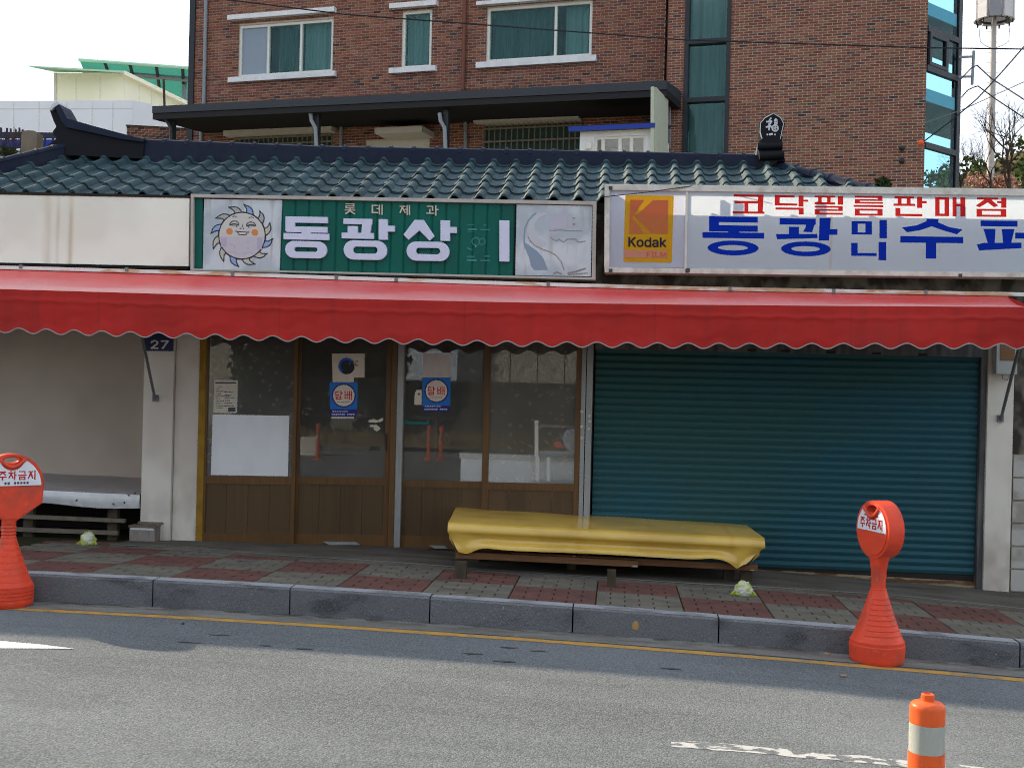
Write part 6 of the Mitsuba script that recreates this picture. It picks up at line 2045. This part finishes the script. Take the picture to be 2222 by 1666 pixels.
for y in range(70, 260, 22):
    add('step', tube([KT.P(2140, y), KT.P(2166, y)], .008, 4), 'cable_grey', ct)


def cable(name, pts3, r, label, m='cable', sag=0.0, n=24):
    a = [np.asarray(p, float) for p in pts3]
    out = []
    for p, q in zip(a[:-1], a[1:]):
        for t in np.linspace(0, 1, n, endpoint=False):
            out.append(p + (q - p) * t - np.array([0, 0, sag * 4 * t * (1 - t)]))
    out.append(a[-1])
    add(name, tube(out, r, 6), m, label=label, cat='cable')


KC = front_plane(18.0)
cable('overhead_cable', [KC.P(380, -14), KC.P(750, 32), KC.P(1480, 87), KC.P(2000, 104), KC.P(2290, 108)], .0105, 'thick overhead cable crossing the brick house from top left to the tower pole')
KD = front_plane(22.0)
cable('overhead_cable', [KD.P(1998, 312), KD.P(2120, 215), KD.P(2240, 80)], .013, 'overhead cable rising steeply right from the orange ball', sag=.02)
cable('overhead_cable', [KD.P(2004, 268), KD.P(2085, 240), KD.P(2240, 170)], .009, 'thin overhead cable rising gently right from the glass bay', 'cable_grey')
cable('overhead_cable', [KD.P(2085, 172), KD.P(2108, 148), KD.P(2120, 142), KD.P(2150, 170), KD.P(2240, 228)], .011, 'overhead cable looping off the upper bracket arm down to the right', n=8)
cable('overhead_cable', [KD.P(2086, 212), KD.P(2100, 196), KD.P(2112, 190), KD.P(2122, 187), KD.P(2160, 215), KD.P(2240, 268)], .011, 'overhead cable looping off the lower bracket arm down to the right', n=8)
cable('overhead_cable', [P(1304, 428, -.32), P(1400, 418, -.34), P(1500, 404, -.30), P(1600, 404, -.1)], .004, 'thin dark cable over the left end of the light box sign')
bl = thing('orange_ball', 'small orange marker ball where a cable meets the brick tower', 'marker ball')
s = trimesh.creation.icosphere(2, .055); s.apply_translation(KD.P(1998, 310)); add('ball', s, 'ball_orange', bl, smooth=True)


def bare_tree(px, py, depth, H, seed, label, lean_=0.0, d=6, r=.09):
    K = front_plane(depth)
    k = thing('bare_tree', label, 'tree')
    g = np.random.default_rng(seed)
    p = K.P(px, py); base = p.copy(); base[2] -= 4
    add('trunk', tube([base, p], [r * 1.3, r], 8), 'bark', k)
    out = []
    for s in range(3):
        e = np.array([lean_ + g.normal() * .45, g.normal() * .3, 1.0]); e /= np.linalg.norm(e)
        branches(p - [0, 0, .1 * s], e, H * .30, r * .7, d, g, out, .42)
    add('branches', out, 'bark', k, kind='stuff')


bare_tree(2190, 388, 24, 2.0, 5, 'dark bare tree right of the cell tower pole', .1, 5, .042)
bare_tree(2150, 392, 26, 1.4, 12, 'bare tree before the foot of the cell tower pole', -.2, 5, .026)
bare_tree(2085, 395, 27, 1.3, 17, 'thin bare tree close to the glass bay', .0, 5, .02)
hx = np.linspace(-40, 200, 60); hy = np.linspace(150, 420, 40)


def hillz(X, Y):
    ridge_ = 26 + 27 * np.exp(-((X - 105) / 60.0) ** 2) + 8 * meshkit.fbm(np.stack([X / 30, Y / 40, 0 * X], -1), 4, 2)
    return np.stack([X, Y, ridge_ * np.clip((Y - 150) / 110, 0, 1) ** .8 - 1.3], -1)


add('hill', grid(hx, hy, hillz), 'hill_green', label='wooded hill far behind at the right', kind='structure', smooth=True)
hl = []
g = np.random.default_rng(9)
for k in range(240):
    X = g.uniform(60, 150); Y = g.uniform(165, 265)
    p = hillz(np.array([X]), np.array([Y]))[0]
    hl.append(leaves(p + [0, 0, 1.5], (2.6, 2.6, 2.4), 60, .8, int(k)))
add('hill_trees', hl, 'leaf_green', label='wooded far hillside with mixed trees', kind='stuff', cat='trees')
for (px, py, rx, m, nm, lab) in [(2120, 398, .42, 'leaf_pink', 'shrub', 'pinkish autumn shrub left of the cell tower pole'), (2182, 402, .42, 'leaf_pink', 'shrub', 'pinkish autumn shrub right of the cell tower pole'), (2150, 405, .45, 'leaf_autumn', 'shrub', 'russet shrub at the foot of the cell tower pole'), (1916, 400, .17, 'leaf_dark', 'shrub', 'small conifer-like shrub at the foot of the brown brick tower')]:
    K = front_plane(23.0 if px < 2000 else 34.0)
    k = thing(nm, lab, 'shrub')
    c = K.P(px, py)
    add('stem', tube([c - [0, 0, 3], c], .03, 5), 'bark', k)
    add('crown', leaves(c, (rx, rx, rx * .8), 420, .05, int(px)), m, k)

# ------------------------------------------------------------------ across the street (seen only as reflections in the shop glass)
vg = add('verge', grid(np.linspace(-30, 30, 20), np.linspace(-26, -18.95, 8), lambda X, Y: np.stack([X, Y, z_road(X, Y) + .10 + .25 * np.clip((-20 - Y) / 3, 0, 1)], -1)), 'dry_grass', label='verge of dry grass across the road', kind='structure')
fwall = add('retaining_wall', bx(P(868, 833, 23)[0], 12, -23.4, -23.0, -1.0, 1.65), 'far_wall', label='low dark retaining wall across the road', cat='wall')
pb = thing('panelled_building', 'pale panelled building across the road', 'building')
XPB = P(990, 800, 23.5)[0]
for k in range(13):
    add('panel', bx(XPB + k * .78 + .015, XPB + (k + 1) * .78 - .015, -23.9, -23.45, -.5, 6.5), 'panel_pale', pb)
add('core', bx(XPB, XPB + 10.2, -30, -23.95, -.5, 6.6), 'far_wall', pb)
pb2 = thing('pale_building', 'plain pale building across the road behind the evergreen trees', 'building')
xq = P(505, 800, 26.0)[0]
add('front', bx(xq - 6, xq, -27, -26, -.5, 7), 'panel_pale', pb2)
cab = thing('street_cabinet', 'pale grey street cabinet across the road beside the delineator', 'cabinet')
qa, qb = P(645, 990, 15.5), P(682, 990, 15.5)
add('body', bx(qa[0], qb[0], -15.9, -15.5, float(z_road(qa[0], -15.5)), P(660, 950, 15.5)[2]), 'shed_white', cab)
for i, (x, y) in enumerate([(P(815, 833, 22.5)[0], -22.5), (P(690, 833, 23.5)[0], -23.5), (P(575, 833, 22.0)[0], -22.0)]):
    k = thing('evergreen_tree', ['nearest dark evergreen tree across the road', 'middle dark evergreen tree across the road', 'far dark evergreen tree across the road'][i], 'tree')
    add('trunk', tube([(x, y, -.5), (x, y, 3)], [.16, .1], 8), 'bark', k)
    add('crown', leaves((x, y, 3.2), (1.0, 1.0, 3.3), 4200, .17, 40 + i), 'leaf_dark', k)
for i, (px, py) in enumerate([(686, 1036), (928, 1040), (955, 1036)]):
    q = P(px, 1000, 14.0 if i == 0 else 15.2)
    k = thing('road_delineator', ['orange delineator across the road, leftmost of three', 'orange delineator across the road, middle of three', 'orange delineator across the road, rightmost of three'][i], 'delineator post')
    X, Y = q[0], -14.0 if i == 0 else -15.2
    zq = float(z_road(X, Y))
    m = lathe([(.11, 0), (.10, .03), (.04, .05), (.04, .75), (0, .76)], 14); m.apply_translation((X, Y, zq)); add('tube', m, 'post_orange', k)
    m = lathe([(.0415, .45), (.0415, .52)], 14); m.apply_translation((X, Y, zq)); add('band', m, 'reflector', k)
gr = []
g = np.random.default_rng(2)
for k in range(1800):
    X, Y = g.uniform(-10, 8), g.uniform(-22.8, -19.2)
    z = float(z_road(X, Y)) + .12
    h = g.uniform(.15, .55); d = g.normal(size=2) * .18
    gr.append([(X - .02, Y, z), (X + .02, Y, z), (X + d[0], Y + d[1], z + h)])
gv = np.array(gr).reshape(-1, 3)
add('tall_grass', trimesh.Trimesh(gv, np.arange(len(gv)).reshape(-1, 3), process=False), 'dry_grass', label='dry tall grass on the verge across the road', kind='stuff', cat='grass')

THINGS_SEEN = len(scene)
